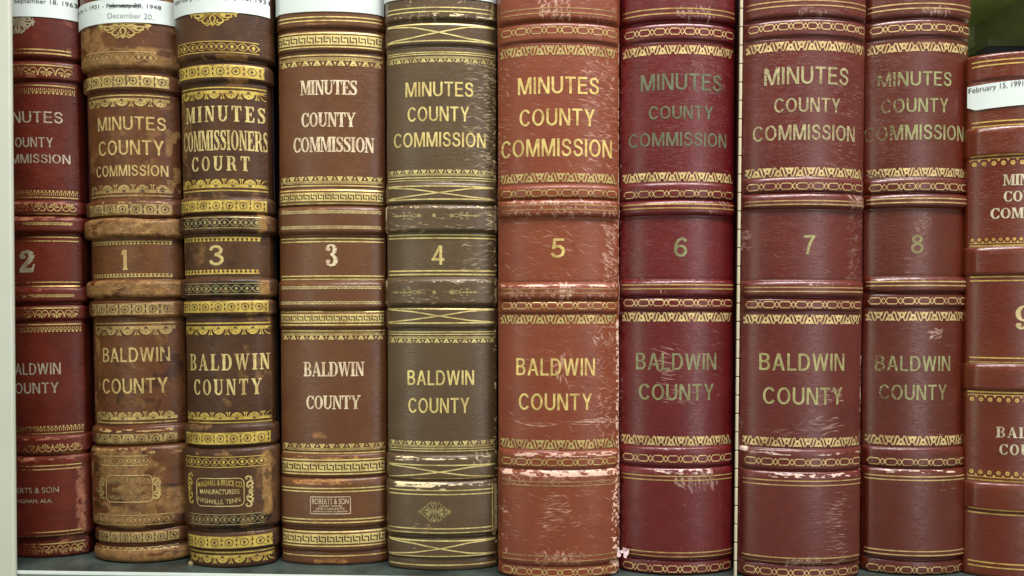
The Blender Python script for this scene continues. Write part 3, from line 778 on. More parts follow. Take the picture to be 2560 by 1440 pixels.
textL(b, 'MINUTES', .25, 31, 157, 278, 307, gs); textL(b, 'COUNTY', .17, 38, 133, 343, 368, gs); textL(b, 'COMMISSION', .235, 29, 176, 385, 408, gs)
text(b, '2', 48, 87, 625, 681, gg, 'serif', name='volume_number'); textL(b, 'BALDWIN', .145, 38, 152, 908, 937, gs); textL(b, 'COUNTY', .17, 39, 147, 957, 984, gs)
textL(b, 'ROBERTS & SON', .17, 38, 150, 1217, 1231, gg, name='maker_stamp'); textL(b, 'BIRMINGHAM, ALA.', .16, 39, 135, 1246, 1257, gs, name='maker_stamp')
pl = paper(b, -20, 196, -60, 45); text(b, 'March 4, 1949 - September 18, 1963', -90, 191, 0.5, 15, [M_INK], off=.0009, parent=pl, name='label_text')

def arabesque(b, u, V, w, h, mats, n=4, name='ornament', lw=1.0):
    """filigree lozenge of curls, leaves and stems"""
    f = Foil(b); s0 = b.u2s(u, V); z0 = b.z(V); m_ = b.m
    def k(pts, wd, lay=0):
        for sx in (-1, 1):
            for sy in (-1, 1): f.stroke(*crs([(s0+sx*x*w/2*m_, z0+sy*y*h/2*m_) for x, y in pts], [q*m_*lw for q in wd]), 0, lay)
    k([(0, .15), (.1, .4), (.05, .7), (.0, .98)], [3, 4, 3, 1]); k([(.05, .1), (.3, .05), (.6, .12), (.98, 0)], [3, 4, 3, 1])
    k([(.06, .1), (.25, .3), (.4, .55), (.3, .75), (.16, .66), (.2, .5)], [2, 3, 4, 4, 3, 2]); k([(.2, .1), (.45, .35), (.68, .3), (.66, .12), (.5, .1)], [2, 3, 4, 3, 2])
    k([(.1, .75), (.2, .9), (.3, .8)], [2, 3, 1.5]); k([(.72, .1), (.85, .2), (.82, .3)], [2, 3, 1.5]); k([(.42, .55), (.55, .5), (.6, .38)], [1.5, 3, 1.5])
    for (x, y) in ((0, 0), (.85, 0), (-.85, 0), (0, .8), (0, -.8), (.4, .2), (-.4, .2), (.4, -.2), (-.4, -.2)):
        f.poly([(s0+(x+.1*math.cos(R(t)))*w/2*m_, z0+(y+.13*math.sin(R(t)))*h/2*m_) for t in range(0, 360, 45)], 0, 1)
    return f.finish(name, mats)
arabesque(B2, 50, 58, 84, 62, gg, lw=1.2)
def stamp(b, u0, u1, V0, V1, mats, rad=12, lw=2.2, name='maker_stamp'):
    f = Foil(b); s0, s1 = b.u2s(u0, V0), b.u2s(u1, V0); z0, z1 = b.z(V1), b.z(V0); r_ = rad*b.m
    pts = []
    for cx, cy, a in ((s1-r_, z1-r_, 0), (s0+r_, z1-r_, 90), (s0+r_, z0+r_, 180), (s1-r_, z0+r_, 270)):
        pts += [(cx+r_*math.cos(R(a+t)), cy+r_*math.sin(R(a+t))) for t in (0, 30, 60, 90)]
    pts.append(pts[0]); f.stroke(pts, lw*b.m, step=.0015); return f.finish(name, mats)
def swirl(b, u, V0, V1, mats, sg=1, name='ornament'):
    f = Foil(b); s0 = b.u2s(u, (V0+V1)/2); zc = (b.z(V0)+b.z(V1))/2; h = (b.z(V0)-b.z(V1))/2; m_ = b.m
    for sy in (-1, 1):
        for pts, wd in (([(0, .05), (9, .2), (4, .38), (-2, .3), (3, .2)], [3, 4, 4, 3, 2]), ([(2, .35), (10, .5), (6, .62)], [2, 4, 2]), ([(-4, .3), (-2, .55), (4, .7), (6, .9), (-1, .99), (-6, .88), (-2, .8)], [2, 4, 4, 4, 4, 3, 2]), ([(0, .62), (8, .66), (11, .74)], [2, 3, 1])):
            f.stroke(*crs([(s0+sg*x*m_, zc+sy*y*h) for x, y in pts], [q*m_ for q in wd]))
    f.poly([(s0+sg*x*m_, zc+y*h) for x, y in ((0, 0), (6, .1), (13, 0), (6, -.1))]); return f.finish(name, mats)

# ---- volume 1 (most worn, tan)
m = mk('v1', (100, 56, 28), (60, 31, 16), (122, 78, 40), (200, 168, 112), (138, 100, 56), .45, .1, board=(56, 24, 16), mott=.6, coat=.3, kk=0.72)
b = Book('worn tan-brown ledger numbered 1 with flaking leather bands, right of the dark red 2', (213, 249), (442, 475), 1407, VT, .2, .93,
    [(VT, 171, 12, 13), (184, 226, 8, 9), (499, 542, 9, 10), (545, 594, 14, 10), (700, 744, 14, 10), (750, 794, 9, 9), (1067, 1112, 9, 10), (1116, 1320, 13, 14), (1324, 1359, 8, 9), (1366, 1407, 11, 18)], m, 11, wob=1.6)
b.field(-85, 172, -1, 1, .75, 2, 60, 30, .42, .6); b.field(-85, 172, -1, 1, .4, 1, 14, 14, .55, .7); b.field(860, 1060, -1, 1, .55, 1, 30, 18, .5, .66); b.field(240, 500, -1, 1, .5, 2, 26, 18, .52, .68); b.field(120, 172, -1, 1, 1, 2, 12, 20, .3, .55); b.field(545, 594, -1.1, 1, 1, 2, 12, 14, .2, .42, 5); b.field(700, 744, -1.1, 1, 1, 2, 12, 14, .2, .42, 5)
b.field(548, 592, -1, 1, .5, 0, 5, 8, .55, .68); b.field(703, 742, -1, 1, .5, 0, 5, 8, .58, .7); b.ridge(1076, -.7, .8, .8, 9, 0, .45, .62)
b.field(1118, 1320, -1, 1, .85, 2, 30, 22, .38, .58); b.field(1122, 1140, -.9, .9, .6, 0, 4, 10, .5, .65); b.ridge(1122, -.8, .8, .6, 9, 0, .5, .65); b.ridge(507, -.5, .9, .7, 8, 0, .5, .66)
b.field(1372, 1407, -1, 1, 1, 2, 14, 30, .15, .4, 4); b.field(300, 480, .72, 1.02, .9, 2, 22, 10, .45, .56); b.field(184, 226, -1.1, -.75, .9, 2, 8, 8, .3, .5); b.field(180, 500, -1, 1, .4, 1, 60, 22, .56, .72)
b.field(840, 1060, -1, -.7, .7, 2, 20, 6, .4, .6); b.strokes(870, 1050, -.3, .8, 40, (20, 70), 20, 30, .55); b.strokes(600, 690, -.8, .8, 60, (10, 34), -8, 10, .5, curve=.6); b.strokes(400, 500, .3, 1, 50, (10, 40), 0, 8, .7, 1)
b.strokes(20, 160, -.7, .7, 30, (10, 60), 60, 25, .4); b.strokes(1130, 1310, -.8, .8, 60, (8, 30), 10, 50, .45); b.strokes(870, 1010, -.85, -.6, 36, (8, 24), 30, 20, .6)
b.field(750, 1060, -1, 1, .5, 2, 60, 30, .52, .75); b.field(1120, 1330, -.9, .9, .6, 1, 16, 22, .5, .66); b.field(550, 590, -1, 1, .45, 1, 6, 12, .52, .66); b.field(704, 742, -1, 1, .45, 1, 6, 12, .52, .66)
b.build(); B1 = b
g = [gold('v1_gilt', GO, .5, b.W/2, .86), M_DARK]; gf = [gold('v1_gilt_rubbed', (.50, .36, .14), .48, b.W/2, .85), M_DARK]; gt = [gold('v1_title', (.64, .50, .20), .42, b.W/2, .97), M_DARK]
for v0, v1, mm in ((190, 219, g), (511, 538, gf), (759, 787, gf), (1084, 1110, gf), (1329, 1354, gf)): border(b, 'flower_bar', v0, v1, mm, -.9, .8)
for v0, v1, fl, ln in ((243, 266, 0, (238,)), (461, 484, 1, (489,)), (813, 838, 0, (808,)), (1030, 1052, 1, (1057,))): border(b, 'scallop', v0, v1, g if v0 in (243, 1030) else gf, -.92, .82, bool(fl), ln)
border(b, 'teeth', 602, 611, g, -.9, .8); border(b, 'teeth', 684, 693, g, -.9, .8, True)
border(b, 'eye', 136, 158, gf, -.75, .6, lines=(133,)); border(b, 'eye', 1141, 1158, gf, -.6, .3, lines=(1138, 1161)); border(b, 'eye', 1288, 1306, gf, -.9, .7, lines=(1285, 1309))
border(b, 'rope', 1366, 1376, gf, -.85, .8)
text(b, 'MINUTES', 246, 415, 291, 325, gt, weight=-.006); text(b, 'COUNTY', 247, 410, 350, 387, gt, weight=-.006); text(b, 'COMMISSION', 241, 421, 412, 440, gt, weight=-.006)
text(b, '1', 303, 320, 624, 675, gt, 'serif', name='volume_number'); text(b, 'BALDWIN', 258, 425, 869, 905, gt, weight=-.006); text(b, 'COUNTY', 258, 420, 946, 984, gt, weight=-.006)
arabesque(b, 313, 66, 130, 72, g); stamp(b, 276, 384, 1186, 1252, gt)
text(b, 'MARSHALL & BRUCE CO.', 281, 380, 1196, 1209, gf, bow=.35, name='maker_stamp'); text(b, 'MANUFACTURERS', 290, 372, 1216, 1227, gf, name='maker_stamp'); text(b, 'NASHVILLE, TENN.', 282, 378, 1233, 1245, gf, bow=-.35, name='maker_stamp')
swirl(b, 268, 1195, 1245, gf, -1); swirl(b, 392, 1195, 1245, gt, 1)
pl = paper(b, 206, 444, 1, 60, rl=4, rr=-1, lift=.001)
text(b, 'June 1, 1931 - February 20, 1948', 205, 402, 14, 27, [M_INK], off=.0014, parent=pl, name='label_text'); text(b, 'December 20,', 280, 385, 38, 53, [M_PENCIL], weight=-.012, off=.0014, parent=pl, name='label_text')
f = Foil(b); f.OFF = .0016; f.stroke([(b.u2s(279, 20), b.z(18)), (b.u2s(318, 20), b.z(22)), (b.u2s(357, 20), b.z(18.5))], 2.6*b.m, step=.0015); f.stroke([(b.u2s(283, 20), b.z(23)), (b.u2s(320, 20), b.z(19)), (b.u2s(350, 20), b.z(23))], 1.6*b.m, step=.0015); f.finish('label_text', [M_INK], parent=pl)

# ---- volume 3 with gilt bands (Commissioners Court)
m = mk('v3', (76, 48, 30), (40, 25, 16), (96, 66, 40), (176, 150, 116), (158, 118, 66), .42, .1, board=(24, 14, 9), coat=.2, kk=0.74)
b = Book('dark brown Commissioners Court ledger numbered 3 with bright yellow gilt borders and dark scuffed bands', (447, 479), (667, 686), 1421, VT, .19, .92,
    [(VT, 148, 12, 11), (158, 204, 8, 9), (492, 535, 8, 10), (538, 584, 12, 10), (695, 744, 12, 10), (748, 790, 7, 9), (1063, 1116, 8, 10), (1119, 1322, 11, 12), (1330, 1376, 7, 9)], m, 23, wob=1.2, flank=.016)
b.field(138, 150, -.3, .6, 1, 2, 8, 14, .3, .5, 4); b.field(495, 584, .72, .93, 1, 2, 16, 10, .35, .5); b.field(700, 740, .72, .93, 1, 2, 16, 10, .3, .5); b.field(1130, 1290, .72, .9, 1, 2, 22, 6, .3, .5)
b.field(1122, 1142, -.6, .2, .6, 2, 8, 12, .5, .62); b.field(540, 584, -1, .75, .8, 1, 10, 10, .35, .6); b.field(703, 742, -.2, .75, 1, 1, 10, 10, .25, .5); b.field(1280, 1330, -.4, .9, .8, 1, 12, 20, .3, .6)
b.field(195, 206, .2, .6, .9, 2, 5, 8, .3, .5, 3); b.field(-80, 1400, -1, 1, .45, 2, 50, 22, .56, .72); b.field(-80, 1400, -1, 1, .4, 1, 40, 18, .56, .7); b.field(-85, 100, .6, .8, .5, 2, 30, 4, .4, .6); b.strokes(210, 1060, -.8, .9, 30, (6, 22), 0, 50, .35); b.strokes(1120, 1320, -.7, .9, 26, (5, 15), 0, 50, .5); b.field(600, 690, .7, .92, .4, 0, 8, 5, .6, .75)
b.ridge(1126, -.9, .9, .5, 6, 0, .6, .75); b.ridge(703, -.2, .8, .5, 5, 0, .6, .75)
b.build(); B3 = b
g = [gold('v3_gilt', (.66, .50, .11), .38, b.W/2, .97), M_DARK]; gf = [gold('v3_gilt_rubbed', (.42, .38, .16), .5, b.W/2, .84), M_DARK]; gt = [gold('v3_title', (.72, .60, .25), .3, b.W/2, .97), M_DARK]
for v0, v1 in ((164, 195), (501, 529), (753, 781), (1081, 1110), (1340, 1369)): border(b, 'flower', v0, v1, g, -.98, 1.12)
for v0, v1, fl, ln in ((223, 247, 0, (218.5,)), (447, 471, 1, (476,)), (813, 837, 0, (808,)), (1031, 1052, 1, (1057,)), (1386, 1408, 0, (1381,))): border(b, 'scallop', v0, v1, g, -.95, 1.12, bool(fl), ln)
border(b, 'teeth', 592, 603, g, -.97, .8); border(b, 'teeth', 674, 685, g, -.97, .76, True)
for v0, v1, mm in ((110, 131, g), (547, 568, gf), (712, 732, gf), (1144, 1163, g), (1287, 1306, gf)): border(b, 'eye', v0, v1, mm, -.97, .8, lines=(v0-3, v1+3), lw=2)
text(b, 'MINUTES', 466, 663, 264, 304, gt, 'serif', space=.2); text(b, 'COMMISSIONERS', 461, 673, 325, 376, gt, 'serif', space=.03); text(b, 'COURT', 480, 624, 390, 427, gt, 'serif', space=.25)
text(b, '3', 522, 559, 612, 664, gt, weight=.012, name='volume_number'); text(b, 'BALDWIN', 476, 675, 885, 926, gt, 'serif', space=.16); text(b, 'COUNTY', 486, 655, 948, 988, gt, 'serif', space=.2)
arabesque(b, 536, 35, 125, 72, g); stamp(b, 500, 611, 1194, 1263, gt)
text(b, 'MARSHALL & BRUCE CO.', 503, 609, 1204, 1218, g, bow=.5, name='maker_stamp', weight=.01); text(b, 'MANUFACTURERS', 508, 601, 1221, 1233, gt, name='maker_stamp', weight=.01); text(b, 'NASHVILLE, TENN.', 504, 606, 1240, 1253, gt, bow=-.5, name='maker_stamp')
swirl(b, 488, 1184, 1258, g, -1); swirl(b, 622, 1190, 1266, gt, 1)
pl = paper(b, 445, 688, -60, 35, rl=1, rr=0); text(b, 'February 8, 1926 - July 10, 1931', 448, 690, -8, 6, [M_INK], off=.0009, parent=pl, name='label_text')

# ---- volume 3 with the Greek key
m = mk('v3b', (114, 70, 42), (86, 50, 30), (126, 84, 50), (196, 156, 104), (176, 124, 66), .34, 0, board=(80, 46, 30), coat=.5, mott=.25, kk=0.66)
b = Book('smooth mid-brown ledger numbered 3 with gold Greek key bands and cream serif lettering', (694, 708), (962, 968), 1414, VT, .125, .95,
    [(VT, 70, 8, 9), (76, 128, 6, 8), (472, 513, 6, 8), (515, 586, 11, 10), (703, 774, 11, 10), (776, 822, 6, 8), (1136, 1193, 6, 9), (1195, 1318, 10, 12), (1325, 1378, 5, 8)], m, 37, wob=.5, ef=.35)
b.ridge(1144, -.7, .5, .8, 9, 2, .4, .6); b.ridge(1203, -.7, .4, .9, 14, 2, .35, .55); b.ridge(1205, -.5, .2, .5, 9, 0, .5, .65); b.ridge(62, -.5, 0, .7, 6, 2, .45, .6); b.ridge(524, -.9, .9, .6, 5, 0, .5, .66); b.ridge(712, -.5, .1, .6, 5, 0, .5, .66)
b.field(1080, 1096, -.35, 0, .7, 2, 10, 10, .3, .6, 6); b.field(1395, 1412, -.5, .3, .7, 2, 6, 10, .4, .6); b.field(1290, 1310, -.4, .4, .5, 2, 5, 5, .55, .7); b.field(130, 1410, -1.1, -.96, .5, 2, 20, 4, .3, .6)
b.strokes(150, 1110, -.8, .9, 14, (8, 24), 20, 60, .35); b.strokes(205, 240, .1, .5, 8, (8, 20), 10, 10, .5); b.field(820, 1120, -.3, .8, .25, 1, 60, 30, .5, .7)
b.build(); B3b = b
g = [gold('v3b_gilt', (.80, .66, .25), .12, b.W/2, .93), M_DARK]; gf = [gold('v3b_rope', (.72, .58, .28), .22, b.W/2, .9), M_DARK]; gt = [gold('v3b_title', (.80, .68, .46), .08, b.W/2, .98, metal=.15), M_DARK]
for v0, v1 in ((93, 110), (485, 500), (788, 803), (1158, 1175), (1338, 1355)): border(b, 'greek', v0, v1, g, -.97, .97, lines=(v0-9, v1+9), lw=3.4)
for v0, v1, fl, ln in ((144, 164, 0, (137.5,)), (441, 458, 1, (464,)), (833, 849, 0, (827,)), (1110, 1126, 1, (1133,))): border(b, 'tri', v0, v1, g, -.95, .97, bool(fl), ln)
for q in ((45, 54), (596, 604), (690, 698), (1219, 1227), (1296, 1304)): fillets(b, q, g, -.95, .96, 3.2)
fillets(b, (1390,), g, -.95, .96, 3.2)
for q in (531, 569, 719, 757): border(b, 'rope', q-5, q+5, gf, -.93, .9)
text(b, 'MINUTES', 751, 893, 200, 237, gt, 'serif', space=-.02); text(b, 'COUNTY', 754, 890, 281, 317, gt, 'serif', space=-.01); text(b, 'COMMISSION', 734, 936, 342, 380, gt, 'serif', space=-.02)
text(b, '3', 814, 845, 610, 666, gt, 'serif', name='volume_number'); text(b, 'BALDWIN', 759, 911, 905, 941, gt, 'serif', space=-.02); text(b, 'COUNTY', 766, 902, 989, 1023, gt, 'serif', space=-.01)
stamp(b, 780, 877, 1240, 1282, gt, 2, 1.8); text(b, 'ROBERTS & SON', 784, 873, 1244, 1258, gt, name='maker_stamp'); text(b, 'COURT HOUSE', 799, 857, 1260, 1265, gt, name='maker_stamp'); text(b, 'SPECIALISTS', 793, 863, 1267, 1272, gt, name='maker_stamp'); text(b, 'BIRMINGHAM, ALABAMA', 787, 870, 1274, 1279, gt, name='maker_stamp')
paper(b, 690, 957, -60, 31, rl=0, rr=2)

# ---- volume 4 (olive brown)
m = mk('v4', (97, 77, 53), (70, 54, 36), (106, 87, 60), (240, 222, 178), (150, 118, 80), .33, .3, board=(66, 30, 26), coat=.6, mott=.25, kk=.72)
b = Book('olive-brown ledger numbered 4 with crossed gold lines and cracked right-hand edge', (966, 971), (1240, 1243), 1428, VT, .13, .95,
    [(VT, 50, 9, 8), (56, 113, 6, 8), (456, 508, 6, 8), (511, 580, 12, 9), (694, 764, 12, 9), (768, 820, 6, 8), (1138, 1198, 7, 9), (1202, 1338, 11, 10), (1344, 1396, 5, 8)], m, 41, wob=.5, ef=.35)
b.strokes(150, 450, .45, .95, 170, (14, 40), 2, 8, .75, curve=.5); b.strokes(150, 450, .78, .98, 130, (8, 22), 0, 14, .9); b.strokes(590, 680, .35, .95, 50, (14, 46), -6, 14, .7); b.strokes(512, 580, -.9, .95, 60, (10, 40), -4, 14, .75)
b.strokes(515, 575, .8, .97, 40, (14, 30), -10, 14, 1); b.strokes(700, 760, -.6, .9, 60, (8, 26), 0, 20, .7); b.ridge(518, -.9, .9, .9, 7, 0, .6, .7, cc=4); b.ridge(703, -.7, .9, .8, 7, 0, .62, .7, cc=4)
b.ridge(1147, -.8, .95, 1, 12, 0, .5, .58, cc=10); b.ridge(1211, -.8, .1, 1.2, 12, 0, .38, .5, cc=12); b.ridge(1211, .1, .9, .8, 8, 0, .55, .62); b.ridge(1222, -.5, .3, .8, 6, 0, .58, .66, cc=4)
b.field(1215, 1345, .9, .97, 1.1, 0, 16, 3, .3, .45, 5, .015); b.field(695, 765, .9, .97, 1, 0, 14, 3, .3, .5, 5, .015); b.field(512, 580, .9, .97, .9, 0, 10, 3, .4, .55, 5, .015); b.field(512, 580, -1.0, -.95, .8, 0, 14, 3, .3, .5, 4, .015); b.field(700, 760, -1.0, -.95, .8, 0, 14, 3, .3, .5, 4, .015)
b.strokes(0, 50, -.6, 1, 60, (8, 26), -60, 40, .7); b.ridge(40, -.8, .9, 1, 10, 0, .55, .64, cc=5); b.ridge(104, -.6, .6, .6, 5, 0, .6, .7, cc=4); b.field(100, 1420, .93, 1.08, .8, 0, 4, 2, .6, .68, 8, .02); b.field(100, 1420, -1.08, -.97, .5, 0, 4, 2, .6, .7, 8, .02)
b.strokes(1040, 1110, .2, .95, 10, (16, 40), 14, 10, .4); b.strokes(1300, 1330, -.6, -.1, 16, (10, 30), 4, 8, .7); b.ridge(1370, -.5, .1, .7, 6, 0, .6, .7, cc=4); b.strokes(440, 456, -.9, .9, 20, (10, 30), 0, 5, .5); b.strokes(1120, 1160, .55, .95, 40, (6, 16), 80, 20, .8)
b.build(); B4 = b
g = [gold('v4_gilt', (.78, .68, .28), .26, b.W/2, .94), M_DARK]; gf = [gold('v4_gilt_rubbed', (.44, .38, .17), .5, b.W/2, .94), M_DARK]; gt = [gold('v4_title', (.80, .68, .26), .18, b.W/2, .98), M_DARK]
def xband(b, V0, V1, mats, lw=3.2):
    f = Foil(b); H = b.half*.95; z = b.z; c = (V0+V1)/2
    pr = lambda pts: f.stroke([(a*H, z(v)) for a, v in pts], lw*b.m, step=.0012)
    pr([(-1, V0), (1, V0+2)]); pr([(-1, V1), (1, V1-1)])
    pr([(-1, V0+2), (-.5, V0+8), (0, c+1), (.5, V1-7), (1, V1-2)]); pr([(-1, V1-2), (-.5, V1-9), (0, c), (.5, V0+7), (1, V0+3)])
    f.finish('crossed_gilt_lines', mats)
for q in ((61, 104), (465, 499), (771, 808), (1161, 1196), (1350, 1390)): xband(b, q[0], q[1], g)
for v0, v1, fl, ln in ((141, 155, 0, (130, 135)), (424, 438, 1, (444, 450)), (842, 857, 0, (830, 836)), (1103, 1118, 1, (1122, 1128))): border(b, 'tri', v0, v1, g, -.95, .97, bool(fl), ln, lw=2.4)
for q in ((587, 595), (677, 686)): fillets(b, q, gt, -.95, .97, 3.6)
fillets(b, (22, 32), g, -.95, .95, 3); fillets(b, (1413,), g, -.96, .96, 3.2); fillets(b, (1224, 1234, 1319, 1329), g, -.94, .93, 3)
f = Foil(b)
for a, v0, v1 in ((-.94, 1206, 1325), (.86, 1212, 1334), (.9, 1212, 1330)): f.stroke([(a*b.half, b.z(v0)), (a*b.half, b.z(v1))], 3.0*b.m, step=.002)
for a, v0, v1 in ((-.96, -20, 50), (.88, -20, 40), (.92, -20, 44)): f.stroke([(a*b.half, b.z(v0)), (a*b.half, b.z(v1))], 2.6*b.m, step=.002)
f.finish('gilt_frame', g)
arabesque(b, 1088, 1277, 84, 56, gf, lw=.6)
for v in (540, 731):
    mo = gf
    f = Foil(b); f.poly([(b.u2s(1087, v)+4.6*b.m*math.cos(R(t)), b.z(v)+5*b.m*math.sin(R(t))) for t in range(0, 360, 30)]); f.finish('gilt_dot', mo)
    for u0, sg in ((1050, -1), (1130, 1)):
        f = Foil(b); s0 = b.u2s(u0, v); k = lambda pts, wd: f.stroke([(s0+sg*x*b.m, b.z(v)+y*b.m) for x, y in pts], [q*b.m for q in wd])
        f.poly([(s0+sg*x*b.m, b.z(v)+y*b.m) for x, y in ((-8, 0), (-2, 6), (5, 3), (5, -3), (-2, -6))])
        k([(4, 2), (12, 4), (18, 0), (12, -4), (4, -2)], [2, 2, 3, 2, 2]); k([(16, 0), (40, 0), (66, 0)], [3, 4, 2]); k([(18, 0), (22, 8), (28, 7)], [2, 3, 2]); k([(18, 0), (22, -8), (28, -7)], [2, 3, 2]); k([(34, 0), (37, 9), (42, 8)], [2, 3, 1]); k([(34, 0), (37, -9), (42, -8)], [2, 3, 1])
        f.poly([(s0+sg*x*b.m, b.z(v)+y*b.m) for x, y in ((50, 0), (56, 4), (62, 0), (56, -4))]); f.finish('ornament', mo)
text(b, 'MINUTES', 1014, 1183, 204, 241, gt); text(b, 'COUNTY', 1019, 1173, 266, 303, gt); text(b, 'COMMISSION', 985, 1214, 330, 367, gt)
text(b, '4', 1079, 1111, 614, 662, gt, name='volume_number'); text(b, 'BALDWIN', 1019, 1185, 926, 963, gt); text(b, 'COUNTY', 1021, 1173, 995, 1033, gt)
paper(b, 966, 1237, -60, -3, rr=3)

# ---- volumes 5 to 8 share a pattern
def modern(b, gC, gW, gL, gT, spec):
    for (v0, v1, fl) in spec['wave']: border(b, 'wave', v0, v1, gW, -.93, .96, fl)
    for v in spec['chain']: border(b, 'chain', v-8.5, v+8.5, gC, -.9, .95, name='chain_border')
    for q in spec['lines']: fillets(b, q, gL, -.94, .96, 3.2)
    for t in spec['text']: text(b, *t[:5], gT[t[5]] if len(t) > 5 else gT[0], name='volume_number' if len(t[0]) == 1 else 'lettering', weight=t[6] if len(t) > 6 else 0)
# volume 5
m = mk('v5', (158, 80, 52), (122, 56, 40), (168, 88, 54), (234, 200, 180), (196, 132, 106), .38, 0, board=(96, 46, 40), coat=.45, mott=.3, kk=0.56)
b = Book('light reddish-tan ledger numbered 5, heavily scratched, with painted crease glints and a white-scuffed right edge', (1245, 1246), (1547, 1547), 1448, VT, .15, .94,
    [(VT, 52, 11, 10), (57, 103, 6, 8), (462, 495, 7, 9), (498, 541, 11, 10), (707, 749, 11, 10), (752, 782, 6, 8), (1128, 1172, 7, 9), (1175, 1412, 10, 11), (1415, 1448, 5, 8)], m, 53, wob=.6, ef=.15)
b.strokes(140, 440, -.9, .95, 90, (22, 70), 4, 18, .5, curve=.6); b.strokes(150, 440, .35, .95, 220, (12, 40), 3, 14, .7, curve=.4); b.strokes(160, 440, -1, -.8, 130, (8, 26), 20, 20, .6); b.strokes(545, 700, -.95, .95, 90, (22, 70), 6, 16, .55, curve=.5)
b.strokes(545, 705, .7, .98, 150, (8, 30), 20, 25, .85); b.strokes(500, 540, -.8, .95, 140, (10, 24), 75, 25, .8, curve=.5); b.strokes(710, 748, -.9, .95, 150, (8, 20), 70, 30, .75); b.strokes(712, 748, .0, .16, 60, (10, 26), 80, 20, 1)
b.strokes(815, 1100, -.9, .95, 90, (22, 70), 5, 16, .5, curve=.5); b.strokes(815, 1100, .55, .97, 170, (10, 34), 0, 40, .75, curve=.5); b.strokes(1050, 1062, -.4, .6, 8, (60, 150), 2, 3, 1, curve=.15)
b.ridge(1137, -.7, .95, .7, 11, 0, .42, .54, cc=5); b.ridge(1183, -.9, .95, .75, 17, 0, .36, .5, cc=5, cr=4); b.strokes(1178, 1214, -.95, .97, 150, (8, 24), 40, 60, .7); b.strokes(1215, 1400, -.95, .95, 110, (16, 56), 6, 18, .5, curve=.6); b.strokes(1240, 1330, -.25, .25, 60, (16, 46), -4, 8, .8, bunch=6)
b.strokes(1380, 1412, -.4, .4, 90, (10, 24), 110, 20, .8); b.field(1180, 1448, .8, 1.0, 1.1, 0, 4, 2, .5, .62, 10, .05); b.field(800, 1180, .93, 1.04, 1.0, 0, 4, 2, .45, .6, 10, .02); b.field(90, 1448, .985, 1.1, .85, 0, 8, 2, .3, .5, 8, .012); b.strokes(0, 50, -.3, .15, 70, (12, 28), 100, 22, .9); b.strokes(0, 200, .3, .95, 80, (6, 24), 20, 60, .7)
b.ridge(505, -.9, .9, .6, 5, 0, .5, .62, cc=5); b.ridge(714, -.9, .9, .9, 6, 0, .45, .58, cc=5); b.field(1240, 1400, -1, -.75, .5, 0, 5, 3, .58, .7); b.strokes(890, 960, -.1, .15, 14, (18, 50), 100, 30, .9)
b.build(); B5 = b
gC = [gold('v5_chain', (.62, .46, .18), .36, b.W/2, .93), M_DARKR]; gW = [gold('v5_wave', (.60, .46, .18), .34, b.W/2, .94), M_DARKR]; gL = [gold('v5_lines', (.44, .27, .11), .52, b.W/2, .93), M_DARKR]; gT = [[gold('v5_title', (.80, .62, .22), .2, b.W/2, 1.0), M_DARKR]]
modern(b, gC, gW, gL, gT, dict(wave=((113, 137, False), (432, 455, True), (787, 810, False), (1100, 1124, True)), chain=(77, 483, 764, 1155, 1430),
    lines=((24, 36), (513, 525), (722, 733), (1203, 1213), (1388, 1400)),
    text=(('MINUTES', 1295, 1497, 191, 234), ('COUNTY', 1299, 1487, 271, 314), ('COMMISSION', 1254, 1529, 346, 391), ('5', 1376, 1413, 596, 645), ('BALDWIN', 1291, 1487, 896, 939), ('COUNTY', 1297, 1480, 984, 1026))))
# volume 6
m = mk('v6', (116, 22, 27), (78, 13, 19), (128, 30, 32), (226, 200, 186), (150, 90, 70), .32, .25, board=(60, 18, 22), coat=.75, mott=.3, kk=0.58)
b = Book('deep burgundy ledger numbered 6 with faded grey-green lettering, beside a cream hinge strip', (1551, 1548), (1838, 1829), 1438, VT, .17, .92,
    [(VT, 52, 11, 10), (58, 100, 6, 8), (456, 497, 6.5, 9), (500, 538, 11, 10), (699, 741, 11, 10), (744, 776, 6, 8), (1118, 1166, 7, 9), (1169, 1398, 10, 11), (1402, 1438, 5, 8)], m, 67, wob=.5, ef=.15)
b.strokes(150, 430, -.9, .95, 150, (10, 40), 4, 12, .35, curve=.4); b.strokes(150, 230, .15, .7, 80, (18, 40), 48, 8, .42, curve=.3); b.strokes(545, 690, -.95, .3, 60, (12, 50), 8, 6, .4); b.strokes(820, 1010, -.1, .7, 110, (14, 44), 6, 14, .45, curve=.4)
b.strokes(885, 1000, -.3, .1, 40, (20, 50), 5, 10, .8, bunch=7); b.strokes(20, 50, -.1, .5, 60, (10, 22), 75, 12, .75); b.strokes(500, 535, .4, .8, 26, (10, 24), 60, 12, .6); b.strokes(695, 742, -.9, .8, 50, (8, 20), -50, 20, .6)
b.ridge(1178, -.4, .5, .85, 12, 0, .47, .6, cc=4); b.strokes(1180, 1218, -.1, .6, 60, (16, 36), 78, 8, .8); b.ridge(703, -.6, .8, .6, 5, 0, .55, .66); b.strokes(1230, 1390, -.8, .9, 20, (5, 14), 0, 60, .5); b.field(100, 1430, -1.05, -.92, .5, 0, 6, 2, .6, .7)
b.strokes(1386, 1400, -.5, .5, 20, (16, 50), -10, 10, .5); b.field(0, 1400, .3, 1, .3, 1, 90, 40, .5, .7); b.ridge(1125, -1, 0, .6, 6, 0, .6, .7)
b.build(); B6 = b
gC = [gold('v6_chain', (.72, .53, .24), .2, b.W/2, .92), M_DARKR]; gW = [gold('v6_wave', (.76, .60, .27), .1, b.W/2, .95), M_DARKR]; gL = [gold('v6_lines', (.52, .36, .12), .34, b.W/2, .95), M_DARKR]
